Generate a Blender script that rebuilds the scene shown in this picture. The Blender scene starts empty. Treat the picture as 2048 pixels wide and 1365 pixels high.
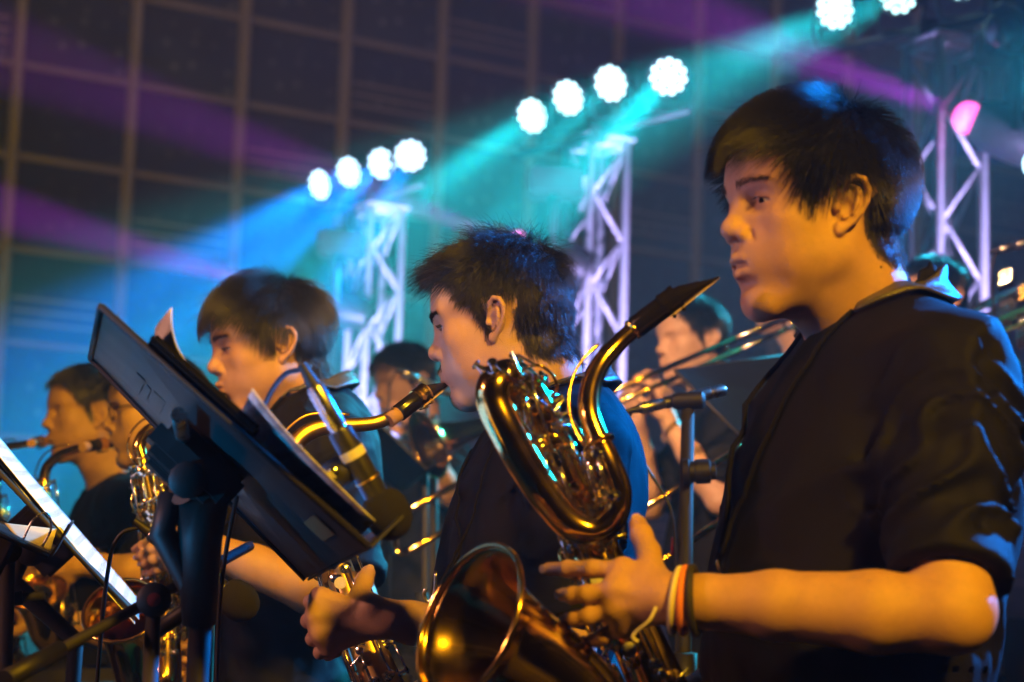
import bpy, bmesh, math, random
import numpy as np
from mathutils import Vector, Matrix
PI = math.pi
scene = bpy.context.scene
col = scene.collection
# ---------------------------------------------------------------- camera
CAM = np.array([0.0, 0.0, 0.76]); LENS = 70.0; FPX = LENS / 36.0 * 2048
_cr = Matrix.Rotation(math.radians(90 + 7.9), 3, 'X') @ Matrix.Rotation(math.radians(1.75), 3, 'Z')
RC = np.array(_cr)
cd = bpy.data.cameras.new('camera'); cam = bpy.data.objects.new('camera', cd); col.objects.link(cam)
cam.location = CAM; cam.rotation_euler = _cr.to_euler()
cd.lens = LENS; cd.sensor_width = 36; cd.clip_start = 0.05; cd.clip_end = 500
cd.dof.use_dof = True; cd.dof.focus_distance = 2.58; cd.dof.aperture_fstop = 5.0
scene.camera = cam
def px(u, v, d):
    """the point at depth d (metres along the lens axis) that the photograph shows at u, v"""
    return CAM + RC @ (np.array([(u - 1024) / FPX, -(v - 682.5) / FPX, -1.0]) * d)
# ---------------------------------------------------------------- night sky, exposure
world = bpy.data.worlds.new('World'); scene.world = world; world.use_nodes = True
wn = world.node_tree.nodes; sky = wn.new('ShaderNodeTexSky'); sky.sky_type = 'NISHITA'; sky.sun_disc = False
sky.sun_elevation = math.radians(-6); sky.sun_rotation = math.radians(200)
world.node_tree.links.new(sky.outputs[0], wn['Background'].inputs[0]); wn['Background'].inputs[1].default_value = 0.002
vs = scene.view_settings; vs.view_transform = 'Standard'; vs.look = 'None'; vs.exposure = 0; vs.gamma = 1
scene.cycles.use_denoising = True; scene.cycles.max_bounces = 5; scene.cycles.volume_bounces = 0
scene.cycles.sample_clamp_indirect = 4.0; scene.cycles.adaptive_threshold = 0.03
scene.cycles.caustics_reflective = False; scene.cycles.caustics_refractive = False
# ---------------------------------------------------------------- stage lighting that washes the whole band, with added lamps
def spot(name, at, to, watts, colour, deg, blend=0.4, size=0.1, parent=None):
    l = bpy.data.lights.new(name, 'SPOT'); l.energy = watts; l.color = colour; l.spot_size = math.radians(deg); l.spot_blend = blend; l.shadow_soft_size = size
    o = bpy.data.objects.new(name, l); col.objects.link(o); o.location = at
    o.rotation_euler = (Vector(to) - Vector(at)).to_track_quat('-Z', 'Y').to_euler()
    return o
AMBER, PINK, CYAN, BLUE, PURPLE, LILAC = (1.0, .50, .012), (1.0, .40, .26), (0.0, .70, .80), (0.0, .17, 1.0), (.62, .02, 1.0), (.52, .42, 1.0)
WASH = [('front_wash', (1.35, -.7, 3.0), (.15, 2.4, 1.05), 920, AMBER, 42), ('front_wash', (-3.3, 1.2, 2.0), (-.1, 2.7, 1.25), 250, PINK, 36),
        ('back_wash', (2.6, 3.9, 2.5), (.5, 2.4, 1.25), 2700, (0.0, .24, 1.0), 24), ('back_wash', (2.5, 4.3, 2.7), (-.5, 3.35, 1.15), 1700, (.06, .38, 1.0), 25),
        ('back_wash', (2.4, 7.6, 3.3), (.5, 5.3, 1.25), 2600, (.02, .60, .9), 30), ('added_stand_light', (-2.5, .7, .4), tuple(px(250, 690, 2.1)), 460, (0.0, .42, 1.0), 11),  # last entry is an added lamp that tints the big stand's back blue
        ('flood', (-9.5, 12.0, 1.0), (-2.0, 31.0, 8.0), 4200, (1.0, .80, .20), 80), ('front_wash', (-1.4, .4, 3.3), (.6, 5.2, 1.25), 1900, (1.0, .52, .24), 26),  # last entry is an added lamp to brighten the back row
        ('front_wash', (-.1, .7, 3.2), (-.85, 3.7, 1.05), 540, AMBER, 36)]  # added second amber key, keeps the left players as bright
for n_, a_, b_, w_, c_, g_ in WASH: spot(n_, a_, b_, w_, c_, g_)
def unit(v):
    v = np.asarray(v, float); return v / (np.linalg.norm(v) + 1e-12)
class Field:
    """A solid made of blended primitives; frames allow a part to be laid out in its own axes and scale."""
    def __init__(self):
        self.ops = []; self.R = np.eye(3); self.t = np.zeros(3); self.s = 1.0; self.post = []
    def frame(self, R=None, t=None, s=1.0):
        self.R = np.eye(3) if R is None else np.asarray(R, float)
        self.t = np.zeros(3) if t is None else np.asarray(t, float); self.s = s
    def W(self, p): return self.R @ (np.asarray(p, float) * self.s) + self.t
    def add(self, fn, c, rad, k=0.0, mode='u', local=True):
        self.ops.append((fn, self.R.copy(), self.t.copy(), self.s, self.W(c), rad * self.s, k * self.s, mode))
    def ell(self, c, r, k=0.0, mode='u', rot=None):
        c = np.asarray(c, np.float32); r = (np.asarray(r, float) * np.ones(3)).astype(np.float32)
        M = None if rot is None else np.asarray(rot, np.float32)
        def fn(p):
            q = p - c
            if M is not None: q = q @ M
            k0 = np.sqrt(((q / r) ** 2).sum(1)); k1 = np.sqrt(((q / (r * r)) ** 2).sum(1)) + 1e-9
            return k0 * (k0 - 1) / k1
        self.add(fn, c, r.max(), k, mode)
    def cone(self, a, b, ra, rb=None, k=0.0, mode='u', flat=None):
        """capsule whose radius runs from ra to rb; flat=(axis, factor) squashes it across an axis"""
        a = np.asarray(a, np.float32); b = np.asarray(b, np.float32); rb = ra if rb is None else rb
        ab = b - a; L2 = ab @ ab + 1e-12
        ax = None if flat is None else unit(flat[0]).astype(np.float32)
        def fn(p):
            q = p - a; h = np.clip(q @ ab / L2, 0, 1); v = q - h[:, None] * ab
            if ax is not None:
                c = v @ ax; v = v + np.outer(c * (1.0 / flat[1] - 1.0), ax)
            return np.sqrt((v * v).sum(1)) - (ra + (rb - ra) * h)
        self.add(fn, (a + b) / 2, math.sqrt(L2) / 2 + max(ra, rb) * (1 if flat is None else max(1, flat[1])), k, mode)
    def cyl(self, a, b, ra, rb, k=0.0, mode='u', rd=.004):
        """tapered cylinder with flat, softly rounded ends"""
        a = np.asarray(a, np.float32); b = np.asarray(b, np.float32); L = float(np.linalg.norm(b - a)); ab = (b - a) / L
        def fn(p):
            q = p - a; h = q @ ab; v = q - h[:, None] * ab; x = np.sqrt((v * v).sum(1)) - (ra + (rb - ra) * np.clip(h / L, 0, 1)) + rd; y = np.abs(h - L / 2) - L / 2 + rd
            return np.sqrt(np.maximum(x, 0) ** 2 + np.maximum(y, 0) ** 2) + np.minimum(np.maximum(x, y), 0) - rd
        self.add(fn, (a + b) / 2, L / 2 + max(ra, rb), k, mode)
    def chain(self, pts, rs, k=0.0, mode='u', flat=None):
        for i in range(len(pts) - 1): self.cone(pts[i], pts[i + 1], rs[i], rs[i + 1], k, mode, flat)
    def box(self, c, h, r, k=0.0, mode='u', rot=None):
        c = np.asarray(c, float); h = np.asarray(h, float); M = None if rot is None else np.asarray(rot, float)
        def fn(p):
            q = p - c
            if M is not None: q = q @ M
            q = np.abs(q) - (h - r)
            return np.sqrt((np.maximum(q, 0) ** 2).sum(1)) + np.minimum(q.max(1), 0) - r
        self.add(fn, c, float(np.linalg.norm(h)), k, mode)
    def displace(self, fn): self.post.append(fn)
    def __call__(self, P, band=0.02): return self.blocks(P[:, None, :], P, np.full(len(P), band))[:, 0]
    def blocks(self, P, C, half):
        """distances at the points P[block, i], looking only at the primitives near each block"""
        N, n, _ = P.shape; P = P.astype(np.float32); d = np.full((N, n), 1.0, np.float32)
        for fn, R, t, s, c, rad, k, mode in self.ops:
            i = np.nonzero(((C - c) ** 2).sum(1) < (rad + k + half + .03) ** 2)[0]
            if not len(i): continue
            v = fn(((P[i].reshape(-1, 3) - t.astype(np.float32)) @ R.astype(np.float32)) / np.float32(s)).reshape(-1, n).astype(np.float32) * np.float32(s); a = d[i]
            if mode == 'u':
                if k > 0:
                    h = np.clip(.5 + .5 * (v - a) / k, 0, 1); d[i] = v + (a - v) * h - k * h * (1 - h)
                else: d[i] = np.minimum(a, v)
            elif mode == 's':
                if k > 0:
                    h = np.clip(.5 - .5 * (a + v) / k, 0, 1); d[i] = a + (-v - a) * h + k * h * (1 - h)
                else: d[i] = np.maximum(a, -v)
            elif mode == 'i': d[i] = np.maximum(a, v)
        for f in self.post: d = d + f(P.reshape(-1, 3), d.reshape(-1)).reshape(N, n).astype(np.float32)
        return d
def axis_steps(lo, hi, h, fine=None):
    """grid coordinates along one axis, spacing h, finer inside the intervals fine=[(lo, hi, h)]"""
    xs = [lo]
    while xs[-1] < hi:
        st = h
        for f in (fine or []):
            if f[0] <= xs[-1] <= f[1]: st = min(st, f[2])
            elif xs[-1] < f[0] < xs[-1] + st: st = max(f[2], f[0] - xs[-1] + 1e-6)
        xs.append(xs[-1] + st)
    return np.array(xs)
def polygonize(field, lo, hi, h, fine=None):
    """sparse surface nets on a rectilinear grid"""
    B = 6; fine = fine or [None] * 3
    ax = []
    for a in range(3):
        x = axis_steps(lo[a], hi[a], h, fine[a]); n = (len(x) - 2) // B + 1
        x = np.concatenate([x, x[-1] + h * np.arange(1, n * B + 2 - len(x))]) if len(x) < n * B + 1 else x[:n * B + 1]
        ax.append(x)
    nb = [(len(x) - 1) // B for x in ax]
    I = np.stack(np.meshgrid(*[np.arange(n) for n in nb], indexing='ij'), -1).reshape(-1, 3)
    lo_b = np.stack([ax[a][I[:, a] * B] for a in range(3)], 1); hi_b = np.stack([ax[a][I[:, a] * B + B] for a in range(3)], 1)
    half = np.linalg.norm(hi_b - lo_b, axis=1) / 2
    Cb = (lo_b + hi_b) / 2; keep = np.abs(field.blocks(Cb[:, None, :], Cb, half * 1.5)[:, 0]) < half * 1.35
    I = I[keep]; Cb = Cb[keep]; half = half[keep]; o = np.arange(B + 1)
    N = len(I)
    g = [ax[a][I[:, a][:, None] * B + o] for a in range(3)]
    P = np.empty((N, B + 1, B + 1, B + 1, 3))
    P[..., 0] = g[0][:, :, None, None]; P[..., 1] = g[1][:, None, :, None]; P[..., 2] = g[2][:, None, None, :]
    V = field.blocks(P.reshape(N, -1, 3), Cb, half).reshape(N, B + 1, B + 1, B + 1)
    S = V < 0
    cnt = np.zeros((N, B, B, B), np.int8)
    offs = [(i, j, k) for i in (0, 1) for j in (0, 1) for k in (0, 1)]
    for i, j, k in offs: cnt += S[:, i:B + i, j:B + j, k:B + k]
    act = (cnt > 0) & (cnt < 8); bi, ci, cj, ck = np.nonzero(act)
    cv = np.stack([V[bi, ci + i, cj + j, ck + k] for i, j, k in offs], 1)
    cp = np.stack([P[bi, ci + i, cj + j, ck + k] for i, j, k in offs], 1)
    acc = np.zeros((len(bi), 3)); n = np.zeros(len(bi))
    for a in range(8):
        for b in range(a + 1, 8):
            if sum(x != y for x, y in zip(offs[a], offs[b])) != 1: continue
            m = (cv[:, a] < 0) != (cv[:, b] < 0); t = cv[m, a] / (cv[m, a] - cv[m, b])
            acc[m] += cp[m, a] + t[:, None] * (cp[m, b] - cp[m, a]); n[m] += 1
    verts = acc / n[:, None]
    M = np.array([len(x) + 2 for x in ax], np.int64)
    key = lambda x, y, z: (x.astype(np.int64) * M[1] + y) * M[2] + z
    K = key(I[bi, 0] * B + ci, I[bi, 1] * B + cj, I[bi, 2] * B + ck)
    order = np.argsort(K); Ks = K[order]
    def find(k):
        p = np.clip(np.searchsorted(Ks, k), 0, len(Ks) - 1); return np.where(Ks[p] == k, order[p], -1)
    faces = []
    for a in range(3):
        sl0 = [slice(0, B)] * 3; sl1 = [slice(0, B)] * 3; sl1[a] = slice(1, B + 1)
        s0 = S[(slice(None),) + tuple(sl0)]; s1 = S[(slice(None),) + tuple(sl1)]
        e = np.nonzero(s0 != s1); fl = s0[e]
        G = [I[e[0], q] * B + e[1 + q] for q in range(3)]
        b, c = (a + 1) % 3, (a + 2) % 3
        q = []
        for db, dc in ((-1, -1), (0, -1), (0, 0), (-1, 0)):
            H = list(G); H[b] = H[b] + db; H[c] = H[c] + dc; q.append(find(key(*H)))
        q = np.stack(q, 1); ok = (q >= 0).all(1); q = q[ok]; fl = fl[ok]
        q[~fl] = q[~fl][:, ::-1]; faces.append(q)
    return verts, np.concatenate(faces)
def mesh_np(name, V, F, smooth=True):
    me = bpy.data.meshes.new(name); V = np.asarray(V, np.float32); F = np.asarray(F, np.int32); n = F.shape[1]
    me.vertices.add(len(V)); me.vertices.foreach_set('co', V.ravel())
    me.loops.add(F.size); me.loops.foreach_set('vertex_index', F.ravel())
    me.polygons.add(len(F)); me.polygons.foreach_set('loop_start', np.arange(len(F), dtype=np.int32) * n)
    me.polygons.foreach_set('loop_total', np.full(len(F), n, np.int32))
    if smooth: me.polygons.foreach_set('use_smooth', np.ones(len(F), bool))
    me.update(calc_edges=True); me.validate()
    return me
def rot(axis, deg):
    return np.array(Matrix.Rotation(math.radians(deg), 3, axis))
# ---------------------------------------------------------------- materials
MATS = {}
def mat(name, color, rough=.5, metal=0.0, noise=0.0, scale=40.0, bump=0.0, bump_scale=300.0, emit=None, spec=.5, sheen=0.0, sss=0.0, coat=0.0):
    m = bpy.data.materials.new(name); m.use_nodes = True; nt = m.node_tree; b = nt.nodes['Principled BSDF']
    b.inputs['Base Color'].default_value = (*color, 1); b.inputs['Roughness'].default_value = rough; b.inputs['Metallic'].default_value = metal
    b.inputs['Specular IOR Level'].default_value = spec; b.inputs['Sheen Weight'].default_value = sheen; b.inputs['Coat Weight'].default_value = coat
    if sss: b.inputs['Subsurface Weight'].default_value = sss; b.inputs['Subsurface Radius'].default_value = (1, .35, .2); b.inputs['Subsurface Scale'].default_value = .006
    tc = nt.nodes.new('ShaderNodeTexCoord')
    if noise:
        n = nt.nodes.new('ShaderNodeTexNoise'); n.inputs['Scale'].default_value = scale; n.inputs['Detail'].default_value = 5; nt.links.new(tc.outputs['Object'], n.inputs['Vector'])
        mr = nt.nodes.new('ShaderNodeMapRange'); mr.inputs[3].default_value = 1 - noise; mr.inputs[4].default_value = 1 + noise; nt.links.new(n.outputs['Fac'], mr.inputs[0])
        mx = nt.nodes.new('ShaderNodeVectorMath'); mx.operation = 'SCALE'; mx.inputs[0].default_value = color; nt.links.new(mr.outputs[0], mx.inputs['Scale']); nt.links.new(mx.outputs[0], b.inputs['Base Color'])
        rr = nt.nodes.new('ShaderNodeMapRange'); rr.inputs[3].default_value = max(rough - noise * .35, .03); rr.inputs[4].default_value = min(rough + noise * .35, 1); nt.links.new(n.outputs['Fac'], rr.inputs[0]); nt.links.new(rr.outputs[0], b.inputs['Roughness'])
    if bump:
        n2 = nt.nodes.new('ShaderNodeTexNoise'); n2.inputs['Scale'].default_value = bump_scale; n2.inputs['Detail'].default_value = 3; nt.links.new(tc.outputs['Object'], n2.inputs['Vector'])
        bp = nt.nodes.new('ShaderNodeBump'); bp.inputs['Strength'].default_value = bump; bp.inputs['Distance'].default_value = .002; nt.links.new(n2.outputs['Fac'], bp.inputs['Height']); nt.links.new(bp.outputs[0], b.inputs['Normal'])
    if emit: b.inputs['Emission Color'].default_value = (*emit[0], 1); b.inputs['Emission Strength'].default_value = emit[1]; m.cycles.emission_sampling = 'NONE'
    MATS[name] = m; return m
def skin_mat(name, color):
    m = mat(name, color, .44, noise=.2, scale=46, bump=.45, bump_scale=800, spec=.5, sss=.1); nt = m.node_tree; b = nt.nodes['Principled BSDF']
    src = b.inputs['Base Color'].links[0].from_socket
    for attr, c in (('lip', (color[0] * .85, color[1] * .58, color[2] * .6)), ('scalp', (.012, .010, .008))):
        a = nt.nodes.new('ShaderNodeAttribute'); a.attribute_name = attr; mx = nt.nodes.new('ShaderNodeMix'); mx.data_type = 'RGBA'
        nt.links.new(a.outputs['Fac'], mx.inputs[0]); nt.links.new(src, mx.inputs[6]); mx.inputs[7].default_value = (*c, 1); src = mx.outputs[2]
    nt.links.new(src, b.inputs['Base Color']); return m
skin_mat('skin', (.50, .29, .18)); skin_mat('skin_tan', (.42, .235, .14)); skin_mat('skin_light', (.55, .34, .235))
mat('hair', (.009, .0105, .005), .36, spec=.5); mat('hair_brown', (.016, .011, .008), .45)
mat('black_shirt', (.0016, .0019, .0012), .74, noise=.2, scale=25, bump=.35, bump_scale=700, sheen=.0, spec=.22)
mat('trousers', (.006, .006, .007), .85, noise=.25, scale=20, bump=.3, bump_scale=600)
mat('brass', (.95, .64, .16), .14, 1.0, noise=.2, scale=35); mat('brass_satin', (.72, .50, .19), .34, 1.0, noise=.15, scale=60)
mat('brass_dark', (.42, .17, .06), .14, 1.0, noise=.2, scale=18); mat('silver', (.78, .78, .76), .15, 1.0, noise=.1, scale=50)
mat('ebonite', (.012, .011, .010), .16, noise=.2, scale=60, coat=.3); mat('cork', (.42, .24, .09), .8, noise=.3, scale=220)
mat('reed', (.62, .47, .24), .55, noise=.2, scale=90); mat('pearl', (.75, .74, .70), .2, coat=.5)
mat('matt_black', (.005, .005, .005), .9, noise=.2, scale=20, spec=.15); mat('stand_black', (.012, .011, .010), .68, noise=.3, scale=30, bump=.12, bump_scale=500); mat('plastic_black', (.010, .010, .010), .55, noise=.25, scale=60)
mat('desk_back', (.020, .022, .024), .5, noise=.25, scale=12, bump=.1, bump_scale=600); mat('print_grey', (.020, .022, .024), .5); mat('nail', (.60, .40, .31), .25, coat=.3); mat('sticker', (.12, .105, .05), .6, noise=.2, scale=70)
mat('foam', (.012, .012, .012), .97, noise=.4, scale=250, bump=1.0, bump_scale=900); mat('mic_metal', (.62, .62, .62), .28, 1.0, noise=.15, scale=90)
mat('mic_body', (.02, .02, .022), .35, noise=.2, scale=90); mat('tape', (.75, .74, .72), .6, noise=.12, scale=120)
mat('cable', (.014, .014, .015), .5, noise=.2, scale=90); mat('leather', (.06, .055, .03), .34, noise=.35, scale=90, bump=.5, bump_scale=420)
mat('truss', (.66, .66, .68), .45, .15, noise=.18, scale=30); mat('lamp_body', (.02, .02, .022), .45, noise=.3, scale=30)
mat('lens_white', (.6, .6, .6), .2, emit=((.55, .97, 1.0), 4.5)); mat('lens_cool', (.6, .6, .6), .2, emit=((.5, .86, 1.0), 4.5)); mat('lens_pink', (.6, .3, .5), .2, emit=((1.0, .10, .55), 3.2))
mat('glass_dark', (.05, .05, .06), .08, coat=.5)
mat('bracelet_cream', (.70, .64, .45), .75, noise=.2, scale=200); mat('bracelet_orange', (.75, .22, .03), .7, noise=.2, scale=200); mat('bracelet_black', (.02, .018, .012), .7, noise=.2, scale=200)
mat('facade_frame', (.30, .20, .11), .6, noise=.3, scale=1.5); mat('ground', (.06, .058, .055), .85, noise=.35, scale=2.5, bump=.4, bump_scale=30); mat('red_dot', (.22, .02, .012), .5)
mat('stage_deck', (.03, .03, .032), .6, noise=.3, scale=6, bump=.2, bump_scale=60); mat('card', (.62, .55, .36), .8, noise=.12, scale=40); mat('yellow_paper', (.62, .58, .40), .75, noise=.12, scale=40)
def eye_material():
    m = mat('eye', (.6, .56, .5), .07); nt = m.node_tree; b = nt.nodes['Principled BSDF']; tc = nt.nodes.new('ShaderNodeTexCoord')
    v = nt.nodes.new('ShaderNodeVectorMath'); v.operation = 'DISTANCE'; v.inputs[1].default_value = (1.22, 0, 0); nt.links.new(tc.outputs['Object'], v.inputs[0])
    c = nt.nodes.new('ShaderNodeValToRGB'); e = c.color_ramp.elements; e[0].position = .60; e[0].color = (.012, .007, .004, 1); e[1].position = .68; e[1].color = (.62, .57, .52, 1)
    nt.links.new(v.outputs['Value'], c.inputs[0]); nt.links.new(c.outputs[0], b.inputs['Base Color'])
eye_material()
def paper_material(name, base):
    """sheet music: staves and notes printed on the sheet (object x along the line, y up the page, metres)"""
    m = mat(name, base, .75); nt = m.node_tree; b = nt.nodes['Principled BSDF']; tc = nt.nodes.new('ShaderNodeTexCoord'); sx = nt.nodes.new('ShaderNodeSeparateXYZ'); nt.links.new(tc.outputs['Object'], sx.inputs[0])
    def M(op, a, b2=None, c=None):
        n = nt.nodes.new('ShaderNodeMath'); n.operation = op
        for i, q in enumerate((a, b2, c)):
            if q is None: continue
            if isinstance(q, (int, float)): n.inputs[i].default_value = q
            else: nt.links.new(q, n.inputs[i])
        return n.outputs[0]
    y = sx.outputs['Y']; sysm = M('MODULO', M('ADD', y, 10.0), .026); inn = M('LESS_THAN', sysm, .0085); line = M('LESS_THAN', M('MODULO', sysm, .002), .0004)
    nz = nt.nodes.new('ShaderNodeTexNoise'); nz.inputs['Scale'].default_value = 330; nt.links.new(tc.outputs['Object'], nz.inputs['Vector']); note = M('GREATER_THAN', nz.outputs['Fac'], .62)
    ink = M('MULTIPLY', inn, M('MAXIMUM', line, note)); mx = nt.nodes.new('ShaderNodeMix'); mx.data_type = 'RGBA'; nt.links.new(ink, mx.inputs[0]); mx.inputs[6].default_value = (*base, 1); mx.inputs[7].default_value = (.03, .03, .03, 1); nt.links.new(mx.outputs[2], b.inputs['Base Color'])
paper_material('sheet', (.78, .78, .78))
def panel_material():
    """dark facade panel with faint rows of cast studs and slats, too far off to pick apart"""
    m = mat('facade_panel', (.030, .030, .024), .5, noise=.4, scale=.8); nt = m.node_tree; b = nt.nodes['Principled BSDF']; tc = nt.nodes.new('ShaderNodeTexCoord')
    mp = nt.nodes.new('ShaderNodeMapping'); mp.inputs['Scale'].default_value = (3.3, 3.3, 3.3); nt.links.new(tc.outputs['Object'], mp.inputs[0])
    vo = nt.nodes.new('ShaderNodeTexVoronoi'); vo.inputs['Scale'].default_value = 1.0; vo.inputs['Randomness'].default_value = .55; nt.links.new(mp.outputs[0], vo.inputs['Vector'])
    cr = nt.nodes.new('ShaderNodeValToRGB'); e = cr.color_ramp.elements; e[0].position = .10; e[0].color = (.19, .18, .12, 1); e[1].position = .26; e[1].color = (.030, .030, .024, 1)
    nt.links.new(vo.outputs['Distance'], cr.inputs[0])
    oi = nt.nodes.new('ShaderNodeObjectInfo'); rm = nt.nodes.new('ShaderNodeMapRange'); rm.inputs[3].default_value = .35; rm.inputs[4].default_value = 1.7; nt.links.new(oi.outputs['Random'], rm.inputs[0])
    nz = nt.nodes.new('ShaderNodeTexNoise'); nz.inputs['Scale'].default_value = .9; nt.links.new(tc.outputs['Object'], nz.inputs['Vector']); mm = nt.nodes.new('ShaderNodeMath'); mm.operation = 'MULTIPLY'; nt.links.new(rm.outputs[0], mm.inputs[0]); nt.links.new(nz.outputs['Fac'], mm.inputs[1])
    sc_ = nt.nodes.new('ShaderNodeVectorMath'); sc_.operation = 'SCALE'; nt.links.new(cr.outputs[0], sc_.inputs[0]); nt.links.new(mm.outputs[0], sc_.inputs['Scale']); nt.links.new(sc_.outputs[0], b.inputs['Base Color'])
panel_material()
# ---------------------------------------------------------------- objects, parts
def thing(name, label, cat, loc, group=None):
    o = bpy.data.objects.new(name, None); col.objects.link(o); o.location = tuple(loc); o.empty_display_size = .1
    o['label'] = label; o['category'] = cat
    if group: o['group'] = group
    return o
def wloc(o):
    v = np.zeros(3)
    while o is not None: v += np.array(o.location); o = o.parent
    return v
def part(name, me, material, parent=None, origin=None):
    """links mesh data given in world coordinates; its origin goes to `origin` (default: its own middle)"""
    if me.users == 0 or True:
        co = np.empty(len(me.vertices) * 3, np.float32); me.vertices.foreach_get('co', co); co = co.reshape(-1, 3)
        if origin is None: origin = (co.min(0) + co.max(0)) / 2
        co -= np.asarray(origin, np.float32); me.vertices.foreach_set('co', co.ravel()); me.update()
    o = bpy.data.objects.new(name, me); col.objects.link(o)
    if material is not None and not me.materials: me.materials.append(MATS[material] if isinstance(material, str) else material)
    if parent is not None: o.parent = parent; o.location = tuple(np.asarray(origin) - wloc(parent))
    else: o.location = tuple(origin)
    return o
def tagm(o, label, cat, group=None):
    o['label'] = label; o['category'] = cat
    if group: o['group'] = group
    return o
def frames(P):
    """rotation-minimising frames along a path"""
    P = np.asarray(P, float); T = np.gradient(P, axis=0); T /= np.linalg.norm(T, axis=1, keepdims=True) + 1e-12
    a = np.array([0, 0, 1.0]) if abs(T[0][2]) < .9 else np.array([1.0, 0, 0])
    u = unit(np.cross(T[0], a)); U = [u]
    for i in range(1, len(P)):
        u = u - T[i] * (u @ T[i]); u = unit(u); U.append(u)
    U = np.array(U); return P, T, U, np.cross(T, U)
def spline(pts, n=40):
    """Catmull-Rom through the points (any number of columns)"""
    p = np.asarray(pts, float); p = np.vstack([2 * p[0] - p[1], p, 2 * p[-1] - p[-2]]); m = len(p) - 3
    t = np.linspace(0, m - 1e-6, n); i = t.astype(int); f = (t - i)[:, None]
    a, b, c, d = p[i], p[i + 1], p[i + 2], p[i + 3]
    return .5 * (2 * b + (c - a) * f + (2 * a - 5 * b + 4 * c - d) * f ** 2 + (3 * b - a - 3 * c + d) * f ** 3)
def tube(P, r, seg=12, caps=True, name='tube'):
    P, T, U, W = frames(P); n = len(P); r = np.broadcast_to(np.asarray(r, float), (n,)); a = np.linspace(0, 2 * PI, seg, endpoint=False)
    V = P[:, None] + r[:, None, None] * (np.cos(a)[None, :, None] * U[:, None] + np.sin(a)[None, :, None] * W[:, None])
    i, j = np.meshgrid(np.arange(n - 1), np.arange(seg), indexing='ij'); j2 = (j + 1) % seg
    Fq = np.stack([i * seg + j, i * seg + j2, (i + 1) * seg + j2, (i + 1) * seg + j], -1).reshape(-1, 4)
    V = V.reshape(-1, 3); faces = Fq.tolist()
    if caps: faces += [list(range(seg))[::-1], list(range((n - 1) * seg, n * seg))]
    me = bpy.data.meshes.new(name); me.from_pydata(V.tolist(), [], faces); me.update()
    for p in me.polygons: p.use_smooth = len(p.vertices) == 4
    return me
def rod(a, b, r, seg=10, r2=None): return tube(np.array([a, b], float), [r, r if r2 is None else r2], seg)
def prof(c, axis, pts, seg=24):
    """turned piece: pts = (distance along axis, radius)"""
    axis = unit(axis); c = np.asarray(c, float); return tube(np.array([c + axis * x for x, _ in pts]) + 0.0, [max(r, 1e-5) for _, r in pts], seg)
def turned(c, axis, pts, seg=24):
    axis = unit(axis); a = np.array([0, 0, 1.0]) if abs(axis[2]) < .9 else np.array([1.0, 0, 0]); u = unit(np.cross(axis, a)); w = np.cross(axis, u); th = np.linspace(0, 2 * PI, seg, endpoint=False)
    V = np.concatenate([np.asarray(c, float) + axis * x + max(r, 1e-5) * (np.cos(th)[:, None] * u + np.sin(th)[:, None] * w) for x, r in pts]); n = len(pts); F_ = []
    for i in range(n - 1):
        for j in range(seg): F_.append((i * seg + j, i * seg + (j + 1) % seg, (i + 1) * seg + (j + 1) % seg, (i + 1) * seg + j))
    F_.append(tuple(range(seg))[::-1]); F_.append(tuple(range((n - 1) * seg, n * seg)))
    me = bpy.data.meshes.new('turned'); me.from_pydata(V.tolist(), [], F_); me.update()
    for p in me.polygons: p.use_smooth = len(p.vertices) == 4
    me.set_sharp_from_angle(angle=math.radians(40)) if hasattr(me, 'set_sharp_from_angle') else None
    return me
def box(c, h, R=None, bevel=0.0):
    bm = bmesh.new(); bmesh.ops.create_cube(bm, size=2.0); bmesh.ops.scale(bm, vec=h, verts=bm.verts)
    if bevel: bmesh.ops.bevel(bm, geom=bm.edges[:], offset=bevel, segments=2, affect='EDGES')
    me = bpy.data.meshes.new('box'); bm.to_mesh(me); bm.free()
    M = Matrix.Translation(c) @ (Matrix(R).to_4x4() if R is not None else Matrix.Identity(4)); me.transform(M); return me
def slab(quad, thick, bevel=0.0):
    """a board over four corner points, thick along its normal (away from the first side seen)"""
    q = [np.asarray(p, float) for p in quad]; n = unit(np.cross(q[2] - q[0], q[3] - q[1])) * thick
    V = [p for p in q] + [p + n for p in q]
    me = bpy.data.meshes.new('slab'); me.from_pydata([v.tolist() for v in V], [], [(3, 2, 1, 0), (4, 5, 6, 7), (0, 1, 5, 4), (1, 2, 6, 5), (2, 3, 7, 6), (3, 0, 4, 7)]); me.update()
    if bevel:
        bm = bmesh.new(); bm.from_mesh(me); bmesh.ops.bevel(bm, geom=bm.edges[:], offset=bevel, segments=2, affect='EDGES'); bm.to_mesh(me); bm.free()
    return me
def join(ms):
    V, Fc, S, o = [], [], [], 0
    for me in ms:
        V += [tuple(v.co) for v in me.vertices]; Fc += [tuple(i + o for i in p.vertices) for p in me.polygons]; S += [p.use_smooth for p in me.polygons]; o += len(me.vertices); 
    r = bpy.data.meshes.new('joined'); r.from_pydata(V, [], Fc); r.polygons.foreach_set('use_smooth', S); r.update(); return r
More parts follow.
